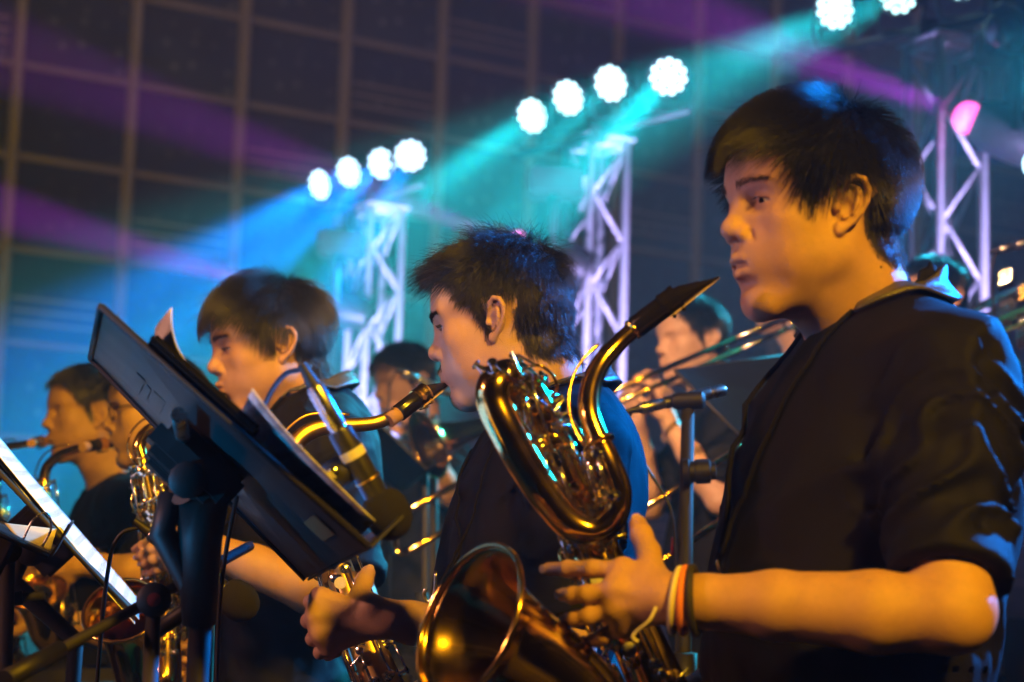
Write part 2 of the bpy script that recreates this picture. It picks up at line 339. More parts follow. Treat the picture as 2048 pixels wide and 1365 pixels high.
def ring(c, axis, R_, r, seg=40, n2=8, squash=(1, 1), u=None):
    axis = unit(axis); u = unit(np.cross(axis, (0, 0, 1.0) if abs(axis[2]) < .9 else (1.0, 0, 0))) if u is None else unit(u); w = np.cross(axis, u)
    V = []; th = np.linspace(0, 2 * PI, seg, endpoint=False); ph = np.linspace(0, 2 * PI, n2, endpoint=False)
    for t in th:
        e = math.cos(t) * u * squash[0] + math.sin(t) * w * squash[1]
        for p in ph: V.append(np.asarray(c) + e * R_ + (math.cos(p) * unit(e) + math.sin(p) * axis) * r)
    Fc = [(i * n2 + j, ((i + 1) % seg) * n2 + j, ((i + 1) % seg) * n2 + (j + 1) % n2, i * n2 + (j + 1) % n2) for i in range(seg) for j in range(n2)]
    me = bpy.data.meshes.new('ring'); me.from_pydata([v.tolist() for v in V], [], Fc); me.update()
    for p in me.polygons: p.use_smooth = True
    return me
def kind(o, k): o['kind'] = k; return o
def copy_tree(o, parent=None):
    c = o.copy(); col.objects.link(c); c.parent = parent
    for ch in [x for x in bpy.data.objects if x.parent == o]: copy_tree(ch, c)
    return c
# ---------------------------------------------------------------- setting
def sheet(name, pts, m):
    me = bpy.data.meshes.new(name); me.from_pydata(pts, [], [tuple(range(len(pts)))]); me.update(); return kind(part(name, me, m), 'structure')
sheet('ground', [(-200, -60, -.004), (200, -60, -.004), (200, 260, -.004), (-200, 260, -.004)], 'ground')
deck = thing('stage_deck', 'dark stage floor under the band', 'stage', (0, 0, 0)); deck['kind'] = 'structure'; del deck['category']
for ix in range(6):
    for iy in range(7):
        part('deck_panel', box((-4.0 + ix * 2.0, -.8 + iy * 2.0, .022), (.996, .996, .02), bevel=.004), 'stage_deck', deck)
GZ = .042
# far building: posts and rails with a dark panel in each field; the wall runs away to the right
UD = unit((.85, .53, 0)); VN = np.array([UD[1], -UD[0], 0.0]); W0 = px(0, 400, 30.0); W0[2] = 0
W0 = W0 - UD * 5.55 + UD * .1
BAY, ROW = 1.85, 1.42
fac = thing('building', 'tall dark building front of brown posts, rails and studded panels behind the stage', 'building', W0)
fp = lambda s, z, o=0.0: W0 + UD * s + np.array([0, 0, z]) + VN * o
FR = np.stack([UD, -VN, (0, 0, 1.0)], 1); NB, NR = 19, 9; Z0 = .35
pm = box((0, 0, 0), (BAY / 2 - .075, .05, ROW / 2 - .06), FR, .02)
pm.materials.append(MATS['facade_panel'])
post = box((0, 0, 0), (.058, .14, (NR * ROW + 1) / 2), FR, .02); post.materials.append(MATS['facade_frame'])
rail = box((0, 0, 0), (BAY / 2 - .06, .09, .036), FR, .012); rail.materials.append(MATS['facade_frame'])
slat = box((0, 0, 0), (BAY / 2 - .16, .02, .022), FR); slat.materials.append(MATS['facade_frame'])
def inst(name, me, p, parent):
    o = bpy.data.objects.new(name, me); col.objects.link(o); o.parent = parent; o.location = tuple(np.asarray(p) - wloc(parent)); return o
rnd = random.Random(4)
for i in range(NB + 1): inst('post', post, fp(i * BAY, Z0 + (NR * ROW) / 2 - .2, .1 + .003 * (i % 2)), fac)
for i in range(NB):
    for j in range(NR):
        pn = inst('panel', pm, fp((i + .5) * BAY, Z0 + (j + .5) * ROW, rnd.uniform(-.03, .03)), fac)
        inst('rail', rail, fp((i + .5) * BAY, Z0 + j * ROW, .06), fac)
        if (i * 3 + j * 5) % 4 == 0:
            for k in range(3): inst('slat', slat, fp((i + .5) * BAY, Z0 + (j + .22 + .13 * k) * ROW, .1), fac)
part('back_wall', box(fp(NB * BAY / 2, Z0 + NR * ROW / 2 - .2, -.4), (NB * BAY / 2 + .2, .25, NR * ROW / 2 + .5), FR), 'stand_black', fac)
# ---------------------------------------------------------------- truss towers
def truss(base, H, yaw, label, size=.21):
    t = thing('truss_tower', label, 'truss', base, 'aluminium truss towers behind the band'); R = rot('Z', yaw); a = size / 2; base = np.asarray(base)
    C = [base + R @ np.array([x * a, y * a, 0]) for x, y in ((-1, -1), (1, -1), (1, 1), (-1, 1))]; up = np.array([0, 0, 1.0])
    for c in C: part('chord', rod(c + up * .02, c + up * H, .021, 14), 'truss', t)
    n = int(H / .225)
    for f in range(4):
        A, B = C[f], C[(f + 1) % 4]; ins = unit(B - A) * .02
        for k in range(n):
            z0, z1 = .06 + k * .225, .06 + (k + 1) * .225; p, q = (A + ins, B - ins) if (k + f) % 2 == 0 else (B - ins, A + ins)
            part('brace', rod(p + up * z0, q + up * z1, .0078, 8), 'truss', t)
        part('brace', rod(A + ins + up * (H - .03), B - ins + up * (H - .03), .0105, 8), 'truss', t)
    part('base_plate', box(base + up * .01, (.3, .3, .01), R), 'truss', t)
    part('top_plate', box(base + up * (H + .006), (a + .03, a + .03, .006), R), 'truss', t)
    return t
HT = 3.14
TW = []
for (u, v, d), lab, yw in (((1890, 90, 8.0), 'aluminium truss tower right of the tallest player, nearest of the three', 24), ((1194, 285, 9.75), 'aluminium truss tower rising between the two nearest players', 32), ((756, 420, 11.4), 'aluminium truss tower left of the second player, farthest of the three', 34)):
    p = px(u, v, d); H = p[2] - GZ; b = np.array([p[0], p[1], GZ]); truss(b, H, yw, lab); TW.append(np.array([p[0], p[1], p[2]]))

# ---------------------------------------------------------------- lamps
def up_light(b, label, watts, colour=LILAC, side=.18):
    t = thing('up_light', label, 'stage light', b, 'floor lights at the foot of the towers'); ax = unit((side, 1.0, .85 if side > 0 else 1.15)); c = b + np.array([0, 0, .12])
    part('housing', turned(c, ax, [(-.12, .05), (-.1, .08), (.02, .09), (.02, .075), (-.02, .02)], 20), 'lamp_body', t); part('bracket', tube(np.array([c + (.1, 0, 0), c + (.1, 0, -.1), c + (-.1, 0, -.1), c + (-.1, 0, 0)]), .008, 8), 'lamp_body', t)
    s = spot('beam', tuple(c + ax * .04), tuple(c + ax), watts, colour, 62, .5, .05); s.parent = t; s.location = tuple(c + ax * .04 - b); return t

for p_, l_, w_ in zip(TW, ('floor light before the nearest truss tower', 'floor light before the middle truss tower', 'floor light before the farthest truss tower'), (2600, 1800, 1800)): up_light(np.array([p_[0] + (1.0 if w_ == 2600 else -.2), p_[1] - (2.2 if w_ == 2600 else 2.7), GZ]), l_, w_, side=-.45 if w_ == 2600 else .07)
def par_lamp(c, aim, label, lens, grp, watts, colour, deg, nled=None, rad=.094, beam_to=None):
    c = np.asarray(c); ax = unit(np.asarray(aim) - c); t = thing('par_lamp', label, 'stage light', c, grp)
    part('housing', turned(c, ax, [(-.16, .03), (-.155, .06), (-.11, .085), (-.02, .095), (.02, rad), (.034, rad), (.034, rad - .006), (.012, rad - .008), (.010, .002)], 28), 'lamp_body', t)
    u = unit(np.cross(ax, (0, 0, 1.0))); w = np.cross(u, ax); led = turned(c + ax * .018, ax, [(-.004, .0125), (.004, .0125), (.007, .009), (.008, .003)], 12)
    for k, (r_, n_) in enumerate(((0, 1), (.036, 6), (.071, 11))):
        for i in range(n_):
            an = 2 * PI * i / n_ + .26 * k; o = part('led_lens', led.copy(), lens, t) if False else None
            if par_lamp.led is None: par_lamp.led = {}
            key = lens
            off = c + ax * .018 + (u * math.cos(an) + w * math.sin(an)) * r_
            if key not in par_lamp.led:
                m0 = turned((0, 0, 0), (1, 0, 0), [(-.004, .0125), (.004, .0125), (.007, .009), (.008, .003)], 12); m0.materials.append(MATS[lens]); par_lamp.led[key] = m0
            o = bpy.data.objects.new('led_lens', par_lamp.led[key]); col.objects.link(o); o.parent = t; o.location = tuple(off - c); o.rotation_euler = Vector(ax).to_track_quat('X', 'Z').to_euler()
    yk = [c + u * .112 * s for s in (-1, 1)]; top = np.array([0, 0, 1.0])
    part('yoke', tube(np.array([yk[0], yk[0] - top * .10, yk[0] * .8 + c * .2 - top * .16, c - top * .17, yk[1] * .8 + c * .2 - top * .16, yk[1] - top * .10, yk[1]]), .008, 8), 'lamp_body', t)
    s = spot('beam', tuple(c + ax * .06), tuple(np.asarray(beam_to if beam_to is not None else aim)), watts, colour, deg, .25, .05); s.parent = t; s.location = tuple(ax * .06)
    return t
par_lamp.led = None
def lamp_bar(pts, aim, beams, lens, label, labs, grp, watts, colour, deg, tower):
    P = [px(*p) for p in pts]; d = unit(P[-1] - P[0]); a = P[0] - d * .15 - np.array([0, 0, .185]); b = P[-1] + d * .15 - np.array([0, 0, .185])
    t = thing('lamp_bar', label, 'light bar', (a + b) / 2, 'bars that carry the stage lights')
    part('bar', rod(a, b, .02, 12), 'lamp_body', t)
    m = (a + b) / 2; part('stem', rod(np.array([tower[0], tower[1], tower[2] + .02]), m - np.array([0, 0, .02]), .018, 10), 'lamp_body', t); part('clamp', box(m, (.04, .04, .04), bevel=.008), 'lamp_body', t)
    for p, l, bt, am, wt, dg in zip(P, labs, beams, aim, watts, deg): par_lamp(p, am, l, lens, grp, wt, colour, dg, beam_to=bt)
GP = 'round stage lights full of bright LEDs'
def aim_px(p0, du, dv, dd, k=4.0):
    """a beam that leaves p0 so that the photograph sees it head to (du, dv) while it comes dd metres nearer"""
    a = px(*p0); b = px(p0[0] + du, p0[1] + dv, p0[2] - dd); return a + (b - a) * k
g2 = [(1069, 231, 9.95), (1141, 195, 9.75), (1226, 166, 9.5), (1338, 153, 9.2)]
lamp_bar(g2, [px(-2300, 1150, 4.5), px(-2000, 1100, 4.5), px(-1500, 1050, 4.5), px(0, 800, 3.0)], [aim_px(g2[0], -400, 280, .4), aim_px(g2[1], -400, 330, .4), aim_px(g2[2], -330, 330, .3), aim_px(g2[3], -300, 330, .3)], 'lens_white', 'light bar on top of the middle truss tower',
         ['leftmost of the four lit lamps above the middle tower', 'second lit lamp from the left above the middle tower', 'third lit lamp from the left above the middle tower', 'roundest lit lamp, right end of the middle tower bar'], GP, [40000, 26000, 20000, 36000], CYAN, [16, 16, 16, 22], TW[1])
g3 = [(645, 369, 11.75), (702, 344, 11.55), (767, 327, 11.3), (822, 311, 11.05)]
lamp_bar(g3, [px(-4200, 1250, 5.0), px(-3000, 1200, 5.0), px(-2200, 1150, 5.0), px(-700, 1000, 4.0)], [aim_px(g3[0], -340, 195, .1), aim_px(g3[1], -300, 215, .2), aim_px(g3[2], -230, 235, .2), aim_px(g3[3], -120, 230, .2)], 'lens_cool', 'light bar on top of the farthest truss tower',
         ['narrowest lit lamp, left end of the farthest bar', 'second lit lamp from the left on the farthest bar', 'third lit lamp from the left on the farthest bar', 'widest lit lamp, right end of the farthest bar'], GP, [36000, 60000, 56000, 34000], (0.0, .24, 1.0), [20, 24, 24, 22], TW[2])
g1 = [(1674, 18, 8.7), (1800, -14, 8.4), (1925, -45, 8.1), (2060, -75, 7.8)]
lamp_bar(g1, [px(-900, 1000, 4.0), px(-600, 1000, 4.0), px(0, 900, 4.0), px(600, 900, 3.0)], [aim_px(g1[0], -420, 215, .2), aim_px(g1[1], -420, 205, .2), aim_px(g1[2], -400, 10, .2), aim_px(g1[3], -260, 10, .2)], 'lens_white', 'light bar on top of the nearest truss tower',
         ['lit lamp at the top edge above the tallest player, left one', 'lit lamp cut by the top edge, left of the nearest tower', 'lamp above the nearest tower, third on its bar', 'lamp at the right end of the nearest bar'], GP, [17000, 14000, 240, 160], CYAN, [22, 22, 15, 15], TW[0])
def moving_head(p0, beam, colour, watts, deg, label, lens='lens_pink', size=1.0, hang=.34):
    c = px(*p0); to = np.asarray(beam); ax = unit(to - c); s = size
    t = thing('moving_head_lamp', label, 'stage light', c, 'moving stage lights on the towers')
    part('head', turned(c, ax, [(-.34 * s, .05 * s), (-.33 * s, .085 * s), (-.22 * s, .11 * s), (-.05 * s, .10 * s), (-.03 * s, .085 * s), (.0, .085 * s), (.0, .07 * s), (-.012 * s, .066 * s), (-.014 * s, .002)], 28), 'lamp_body', t)
    part('lens', turned(c, ax, [(-.014 * s, .050 * s), (.0, .058 * s), (.022 * s, .062 * s), (.046 * s, .056 * s), (.064 * s, .040 * s), (.074 * s, .020 * s), (.077 * s, .002)], 24), lens, t)
    u = unit(np.cross(ax, (0, 0, 1.0))); m = c - ax * .16 * s; top = np.array([0, 0, 1.0]); up = top * hang * s
    part('yoke', tube(spline([m + u * .125 * s - up * .05, m + u * .14 * s + up * .4, m + u * .10 * s + up * .75, m + up * .8, m - u * .10 * s + up * .75, m - u * .14 * s + up * .4, m - u * .125 * s - up * .05], 24), .022 * s, 10), 'lamp_body', t)
    part('base', box(m + up * 1.05, (.13 * s, .11 * s, .07 * s), bevel=.015), 'lamp_body', t)
    if watts: sp = spot('beam', tuple(c + ax * .03), tuple(to), watts, colour, deg, .2, .04); sp.parent = t; sp.location = tuple(ax * .10 * s)
    return t
moving_head((1946, 240, 7.7), aim_px((1946, 240, 7.7), -640, -240, -.2), PURPLE, 20000, 14, 'lit pink moving stage light beside the nearest truss tower')
moving_head((1044, 492, 9.45), aim_px((1044, 492, 9.45), -700, -262, -.2), PURPLE, 26000, 10, 'moving stage light hidden behind the spiky haired player throwing a purple beam')
moving_head((624, 600, 11.1), aim_px((624, 600, 11.1), -700, -205, -.2), PURPLE, 44000, 10, 'moving stage light hidden behind the shaggy haired player throwing a purple beam')
moving_head((2085, 330, 7.3), aim_px((2085, 330, 7.3), -300, -62, -.3), (.02, .02, 1.0), 3000, 12, 'moving stage light at the right edge throwing a deep blue beam', 'lens_cool', .9)
moving_head((2010, 60, 7.6), aim_px((2010, 60, 7.6), -500, 120, 1.0), CYAN, 0, 14, 'dark moving stage light under the bar at the upper right corner', 'glass_dark', 1.15)
# fixtures of the washes and added lamps that light the band from outside the frame
for i_, (n_, a_, b_, w_, c_, g_) in enumerate(WASH):
    a_ = np.array(a_); ax = unit(np.array(b_) - a_)
    t = thing('wash_lamp', ['amber wash lamp out front on the right of the band', 'pale pink wash lamp out front on the left', 'blue wash lamp behind the band on the right', 'blue wash lamp near the right truss tower', 'cyan wash lamp high behind the trombones', 'added blue floor lamp aimed at the big music stand', 'flood lamp on the ground lighting the building', 'added pale lamp over the left front brightening the back row', 'added amber lamp brightening the left players'][i_], 'stage light', a_ - ax * .12)
    part('housing', turned(a_ - ax * .12, ax, [(-.22, .06), (-.2, .10), (-.02, .13), (0, .14), (0, .12), (-.10, .05)], 24), 'lamp_body', t)
    if abs(a_[0]) < 2 and a_[1] < 2:      # flown from a bar across the front of the stage
        z_ = a_[2] + .28; part('clamp', rod(a_ - ax * .3, (a_[0] - ax[0] * .3, a_[1] - ax[1] * .3, z_), .015), 'lamp_body', t); y_ = a_[1] - ax[1] * .3
        part('bar', rod((-3.7, y_, z_), (3.7, y_, z_), .024), 'truss', t)
        for x_ in (-3.7, 3.7): part('post', rod((x_, y_, 0), (x_, y_, z_ + .03), .03), 'truss', t)
    else: part('pole', rod((a_[0], a_[1], GZ if i_ != 6 else 0), a_ - ax * .3 - np.array([0, 0, .02]), .02), 'lamp_body', t)
# ---------------------------------------------------------------- haze that carries the beams
hz = box((0, 27.5, 6.6), (34, 33, 7.65)); ho = kind(part('haze', hz, None), 'stuff')
hm = bpy.data.materials.new('haze'); hm.use_nodes = True; hn = hm.node_tree; hn.nodes.remove(hn.nodes['Principled BSDF'])
pv = hn.nodes.new('ShaderNodeVolumePrincipled'); pv.inputs['Color'].default_value = (.95, .97, 1, 1); pv.inputs['Density'].default_value = .005; pv.inputs['Anisotropy'].default_value = .3
hn.links.new(pv.outputs[0], hn.nodes['Material Output'].inputs['Volume']); ho.data.materials.append(hm)
# ---------------------------------------------------------------- heads
# head axes: +x out of the face, +y to the person's left, +z up, centimetres, origin between the ear canals
def head_field(F, R, t, q, neck_to, arms=None):
    """q: proportions of this face"""
    g = q.get; s = 0.01 * g('size', 1.0)
    F.frame(R, t, s)
    fw = g('wide', 1.0); jw = g('jaw', 1.0); ch = g('chin', 0.0); ck = g('cheek', 0.0); low = g('low', 0.0)
    F.ell((-0.2, 0, 4.9), (9.5, 7.5 * fw, 8.0))
    F.ell((-3.2, 0, 2.0), (6.2, 6.6 * fw, 6.0), 2.0)
    F.ell((3.6, 0, 4.2), (5.9, 6.4 * fw, 6.4), 2.0)                                   # forehead
    F.ell((3.3, 0, -1.6), (5.9, 5.9 * fw, 7.0), 2.5)                                   # middle of the face
    for y in (1, -1):
        F.cone((0.6, y * 5.0 * jw, -4.8), (7.2 + ch, y * 1.6, -8.7 - low), 1.7, 1.45, 2.6)   # jaw
        F.ell((1.4, y * 4.9 * jw, -2.5), (2.6, 1.7, 3.6), 2.0)
        F.ell((5.3, y * (4.35 + ck * .5) * fw, -0.6), (2.5, 2.1, 2.0), 1.8)            # cheekbone
        F.ell((4.7 + ck * .3, y * (3.5 + ck) , -4.0), (2.9, 2.2 + ck * .3, 3.0 + ck * .3), 2.4)   # cheek
    F.ell((7.4 + g('muzzle', .3), 0, -4.4), (2.4, 3.1, 3.1), 2.4)                                       # round the teeth
    F.ell((7.7 + ch, 0, -8.6 - low), (1.75, 2.0, 1.55), 1.5)                           # chin
    F.ell((4.0, 0, -7.6 - low * .7), (4.0, 3.4 * jw, 2.0), 2.2)                        # under the jaw
    for y in (1, -1):
        F.cone((8.35, y * 0.9, 3.75), (6.9, y * 4.5, 3.9), 0.95, 0.8, 1.5)             # brow
        F.ell((9.35, y * 3.3, 1.75), (1.7, 1.75, 1.15), 1.1, 's')                      # eye hollow
        F.ell((7.05, y * 3.2, 1.75), (1.42, 1.5, 1.42), 0.55)                          # lids over the ball
    n = g('nose', 1.0); nt = g('nose_tip', 0.0)
    F.cone((8.45, 0, 3.2), (10.15 + (n - 1) * 3, 0, -0.5 + nt), 0.7, 0.92, 1.3)           # nose
    F.ell((10.45 + (n - 1) * 4, 0, -0.95 + nt), (1.1, 1.05, 1.0), 1.0)
    for y in (1, -1):
        F.ell((9.5 + (n - 1) * 2, y * 1.3 * g('ala', 1.0), -1.55 + nt * .7), (1.05, 0.78, 0.85), 0.45)
        F.ell((9.3, y * 2.25 * g('ala', 1.0), -1.8), (0.4, 0.14, 0.6), 0.5, 's', rot=rot('X', y * 25))
        F.ell((10.15 + (n - 1) * 2, y * 0.72, -2.15 + nt), (0.62, 0.4, 0.5), 0.15, 's')   # nostril
    F.ell((10.1, 0, -3.0), (0.35, 0.3, 0.7), 0.5, 's')
    lp = g('lips', 1.0); op = g('open', 0.0); pu = g('purse', 0.0)
    zc = g('mouth_z', -4.6); mz = g('muzzle', .3)
    w = 2.35 - .8 * pu
    for y in (1, -1):
        F.chain([(9.75 + pu * .5 + mz, y * 0.15, zc + .52 * lp + op * .2), (9.35 + pu * .4 + mz, y * 1.15, zc + .42 * lp + op * .15), (8.15 + pu * .3 + mz * .6, y * w, zc - .05)], [0.56 * lp, 0.46 * lp, 0.2], 0.4)
        F.chain([(9.45 + pu * .5 + mz, y * 0.1, zc - .62 * lp - op * .7), (9.1 + pu * .4 + mz, y * 1.1, zc - .5 * lp - op * .55), (8.1 + pu * .3 + mz * .6, y * w, zc - .1)], [0.66 * lp, 0.52 * lp, 0.2], 0.4)
    for y in (1, -1):   # line of the mouth
        F.chain([(10.3 + pu * .6 + mz, 0, zc - op * .25), (9.6 + pu * .5 + mz, y * 1.1, zc - op * .2), (8.3 + pu * .3 + mz * .6, y * (w + .1), zc - .08)], [0.1 + op * .33, 0.1 + op * .28, 0.1], 0.14, 's')
    F.ell((9.75 + ch * .5, 0, -6.75 - low * .4), (0.7, 1.7, 0.45), 0.9, 's')            # fold above the chin
    for y in (1, -1):   # eye slit
        sq = g('eye', 1.0) * 1.25; dn = g('gaze', 0.0)
        F.chain([(8.3, y * 1.75, 1.45 + dn), (8.75, y * 2.6, 1.72 + dn), (8.6, y * 3.5, 1.8 + dn), (7.75, y * 4.45, 1.7 + dn)], [0.1, 0.3 * sq, 0.3 * sq, 0.1], 0.12, 's')
    for y in (1, -1): ear_field(F, y, q, fw)
    # neck, in world coordinates
    a = F.W((-2.6, 0, -2.5)); b = F.W((-3.4, 0, -7.5)); d = F.W((1.0, 0, -8.0))
    nt2 = np.asarray(neck_to, float); r = s * g('neck', 5.2)
    F.frame()
    F.chain([a, b, nt2], [r * 1.0, r * 0.99, r * 1.12], 0.03)
    F.cone(d, nt2 + (d - b) * .35, r * .55, r * .6, 0.035)
def ear_field(F, y, q, fw):
    """ear: rim, inner fold, bowl and lobe in a tilted plane beside the head"""
    e0 = np.array([q.get('ear_x', 0.1), y * 7.05 * fw, 0.4]); es = q.get('ear', 1.0)
    out = math.radians(q.get('ear_out', 30)); tl = math.radians(14)
    up = np.array([-math.sin(tl), y * 0.12, math.cos(tl)]); bk = np.array([-math.cos(out), y * math.sin(out), -math.sin(tl) * .9]); nr = np.cross(bk, up) * 1.0
    if nr[1] * y < 0: nr = -nr
    E = lambda b, u, o=0: e0 + es * (bk * b + up * u + nr * o)
    rim = [E(-.1, .3, .1), E(.2, 1.3, .3), E(.55, 2.3, .5), E(1.3, 2.95, .55), E(2.25, 2.75, .45), E(2.85, 1.8, .3), E(2.9, .7, .2), E(2.5, -.5, .15), E(1.9, -1.5, .1), E(1.2, -2.2, .1), E(.7, -2.7, .1)]
    F.ell(E(1.3, .4, -.15), (.0 + 1.6 * es, .42 * es, 2.4 * es), .3, rot=np.stack([bk / np.linalg.norm(bk), unit(np.cross(up, bk)), unit(up)], 1))
    F.chain(rim, [x * es for x in (.25, .28, .32, .34, .34, .33, .3, .3, .32, .38, .4)], .14)
    F.ell(E(.75, -2.4, .05), (.62 * es, .42 * es, .75 * es), .3)
    F.chain([E(1.2, 2.0, .3), E(1.9, 1.3, .42), E(2.0, .3, .42), E(1.6, -.7, .38), E(.9, -1.3, .3)], [.25, .28, .28, .27, .22], .15)
    F.ell(E(.85, -.15, .55), (.85 * es, .6 * es, 1.05 * es), .15, 's')
    F.ell(E(1.2, 1.5, .5), (.5, .3, .55), .15, 's')
    F.ell(E(.05, -.35, .3), (.38 * es, .4 * es, .5 * es), .2)

def scalp_poly(q):
    f = q.get('hairline', 8.4)
    return np.array(q.get('scalp') or [(12, f + .3), (8.3, f), (6.6, f - 1.2), (5.3, 5.0), (4.6, 3.4), (3.1, 2.6), (2.3, 1.0), (1.5, -1.6), (0.7, -1.4), (0.9, 1.5), (0.3, 3.3), (-1.6, 3.6), (-2.7, 2.0), (-2.6, -2.6), (-3.4, -5.4), (-5.5, -6.6), (-12, -6.6), (-12, 16), (12, 16)])
def in_poly(P, poly):
    x, y = P[:, 0], P[:, 1]; c = np.zeros(len(P), bool); j = len(poly) - 1
    for i in range(len(poly)):
        xi, yi = poly[i]; xj, yj = poly[j]
        m = ((yi > y) != (yj > y)) & (x < (xj - xi) * (y - yi) / (yj - yi + 1e-9) + xi); c ^= m; j = i
    return c
def smooth_noise(P, seed, freq):
    """cheap smooth vector noise in -1..1"""
    r = np.random.RandomState(seed); out = np.zeros_like(P)
    for o in range(3):
        A = r.normal(size=(3, 3)) * freq * (1.7 ** o); ph = r.uniform(0, 6.28, 3)
        out += np.sin(P @ A + ph) * np.cos(P @ A[::-1].T * .7 + ph[::-1]) * (.6 ** o)
    return out
def hair_curves(name, V, Fq, R, t, q, seed=1):
    """strands rooted on the scalp of the body mesh, in world coordinates"""
    g = q.get; s = .01 * g('size', 1.0); r = np.random.RandomState(seed)
    L = (V - t) @ R / s
    cen = L[Fq].mean(1); near = (np.abs(cen) < (13, 10, 16)).all(1)
    Fq = Fq[near]; cen = cen[near]
    m = in_poly(cen[:, [0, 2]], scalp_poly(q)) & ~((np.abs(cen[:, 1]) > 6.9) & (cen[:, 2] < 3.4) & (cen[:, 0] > -3.6) & (cen[:, 0] < 1.0))
    Fq = Fq[m]
    a, b, c, d = (L[Fq[:, i]] for i in range(4)); nr = np.cross(c - a, d - b); ar = np.linalg.norm(nr, axis=1)
    n = g('strands', 12000)
    i = r.choice(len(Fq), n, p=ar / ar.sum()); u, v = r.rand(n, 1), r.rand(n, 1)
    p = (a[i] * (1 - u) + b[i] * u) * (1 - v) + (d[i] * (1 - u) + c[i] * u) * v
    N = nr[i] / ar[i][:, None]
    crown = np.array(g('crown', (-5.5, -1.0, 11.5)))
    w = p - crown; w = w - (w * N).sum(1, keepdims=True) * N; w /= np.linalg.norm(w, axis=1, keepdims=True) + .3
    front = np.clip((p[:, 0] + 1) / 7, 0, 1) * np.clip((p[:, 2] - 6) / 3, 0, 1)
    side = np.clip((8.5 - p[:, 2]) / 4, 0, 1)
    low = np.clip((-p[:, 2] + 1) / 5, 0, 1)
    ln = g('top', 4.5) * (1 - side) + g('side', 2.5) * side * (1 - low) + g('nape', 1.6) * low + (g('fringe', 5.0) - g('top', 4.5)) * front * (1 - side)
    ln = ln * r.uniform(.62, 1.12, n)
    ln = ln * np.where((p[:, 0] > 2.0) & (p[:, 2] < 7.3), g('edge', .5), 1.0)
    comb = w + np.outer(front, g('sweep', (0.8, 0, 0))) + np.outer(side, g('side_comb', (-.25, 0, -.7)))
    lift = g('lift', .35) * (1 - side) + g('side_lift', .2) * side
    lift = lift * np.clip(np.linalg.norm(p - crown, axis=1) / 3.5, g('crown_lift', .35), 1)
    cl = smooth_noise(p, seed + 3, g('clump_freq', .9)) * g('clump', .35) + smooth_noise(p, seed + 7, 2.6) * g('clump', .35) * .6
    K = 7; dirs = comb * (1 - lift)[:, None] + N * lift[:, None] + cl + r.normal(size=(n, 3)) * g('stray', .1)
    stray = r.rand(n) < g('stray_share', .04); dirs[stray] += r.normal(size=(stray.sum(), 3)) * .35 + N[stray] * .5
    dirs /= np.linalg.norm(dirs, axis=1, keepdims=True)
    pts = [p - N * .15]; x = p.copy(); st = (ln / (K - 1))[:, None]
    grav = np.array([0, 0, -1.0]) * g('gravity', .12)
    C = np.array([-.2, 0, 4.6]); rad = np.array([9.6, 7.6 * g('wide', 1.0), 8.2])
    up0 = g('rise', 0.0)
    for k in range(K - 1):
        x = x + dirs * st
        e = (x - C) / rad; l = np.linalg.norm(e, axis=1); off = 1.0 + g('volume', .02) * (k + 1)
        top = x[:, 2] > -2
        push = np.where((l < off) & top, off / np.maximum(l, .2), 1.0); x = C + (x - C) * push[:, None]
        pts.append(x.copy())
        dirs = dirs + grav + comb * g('settle', .18) + np.outer(front, (0, 0, up0))
        nn = (x - C) / rad ** 2; nn /= np.linalg.norm(nn, axis=1, keepdims=True); o_ = (dirs * nn).sum(1, keepdims=True)
        dirs = dirs - nn * np.maximum(o_, 0) * (g('wrap', .5) * ~stray)[:, None]; dirs /= np.linalg.norm(dirs, axis=1, keepdims=True)
    P = np.stack(pts, 1)
    cut = g('cut')                       # trims the fringe: nothing below this height in front
    W = (P.reshape(-1, 3) * s) @ R.T + t
    rr = np.linspace(1, .25, K)[None, :] * g('thick', .00026) * r.uniform(.7, 1.2, (n, 1))
    return strands(name, W.reshape(n, K, 3), rr)
def strands(name, P, rr):
    n, K, _ = P.shape
    hc = bpy.data.hair_curves.new(name); hc.add_curves([K] * n)
    hc.attributes['position'].data.foreach_set('vector', P.astype(np.float32).ravel()) if 'position' in hc.attributes else hc.position_data.foreach_set('vector', P.astype(np.float32).ravel())
    at = hc.attributes.get('radius') or hc.attributes.new('radius', 'FLOAT', 'POINT')
    at.data.foreach_set('value', (rr + np.zeros((n, K))).astype(np.float32).ravel())
    return hc
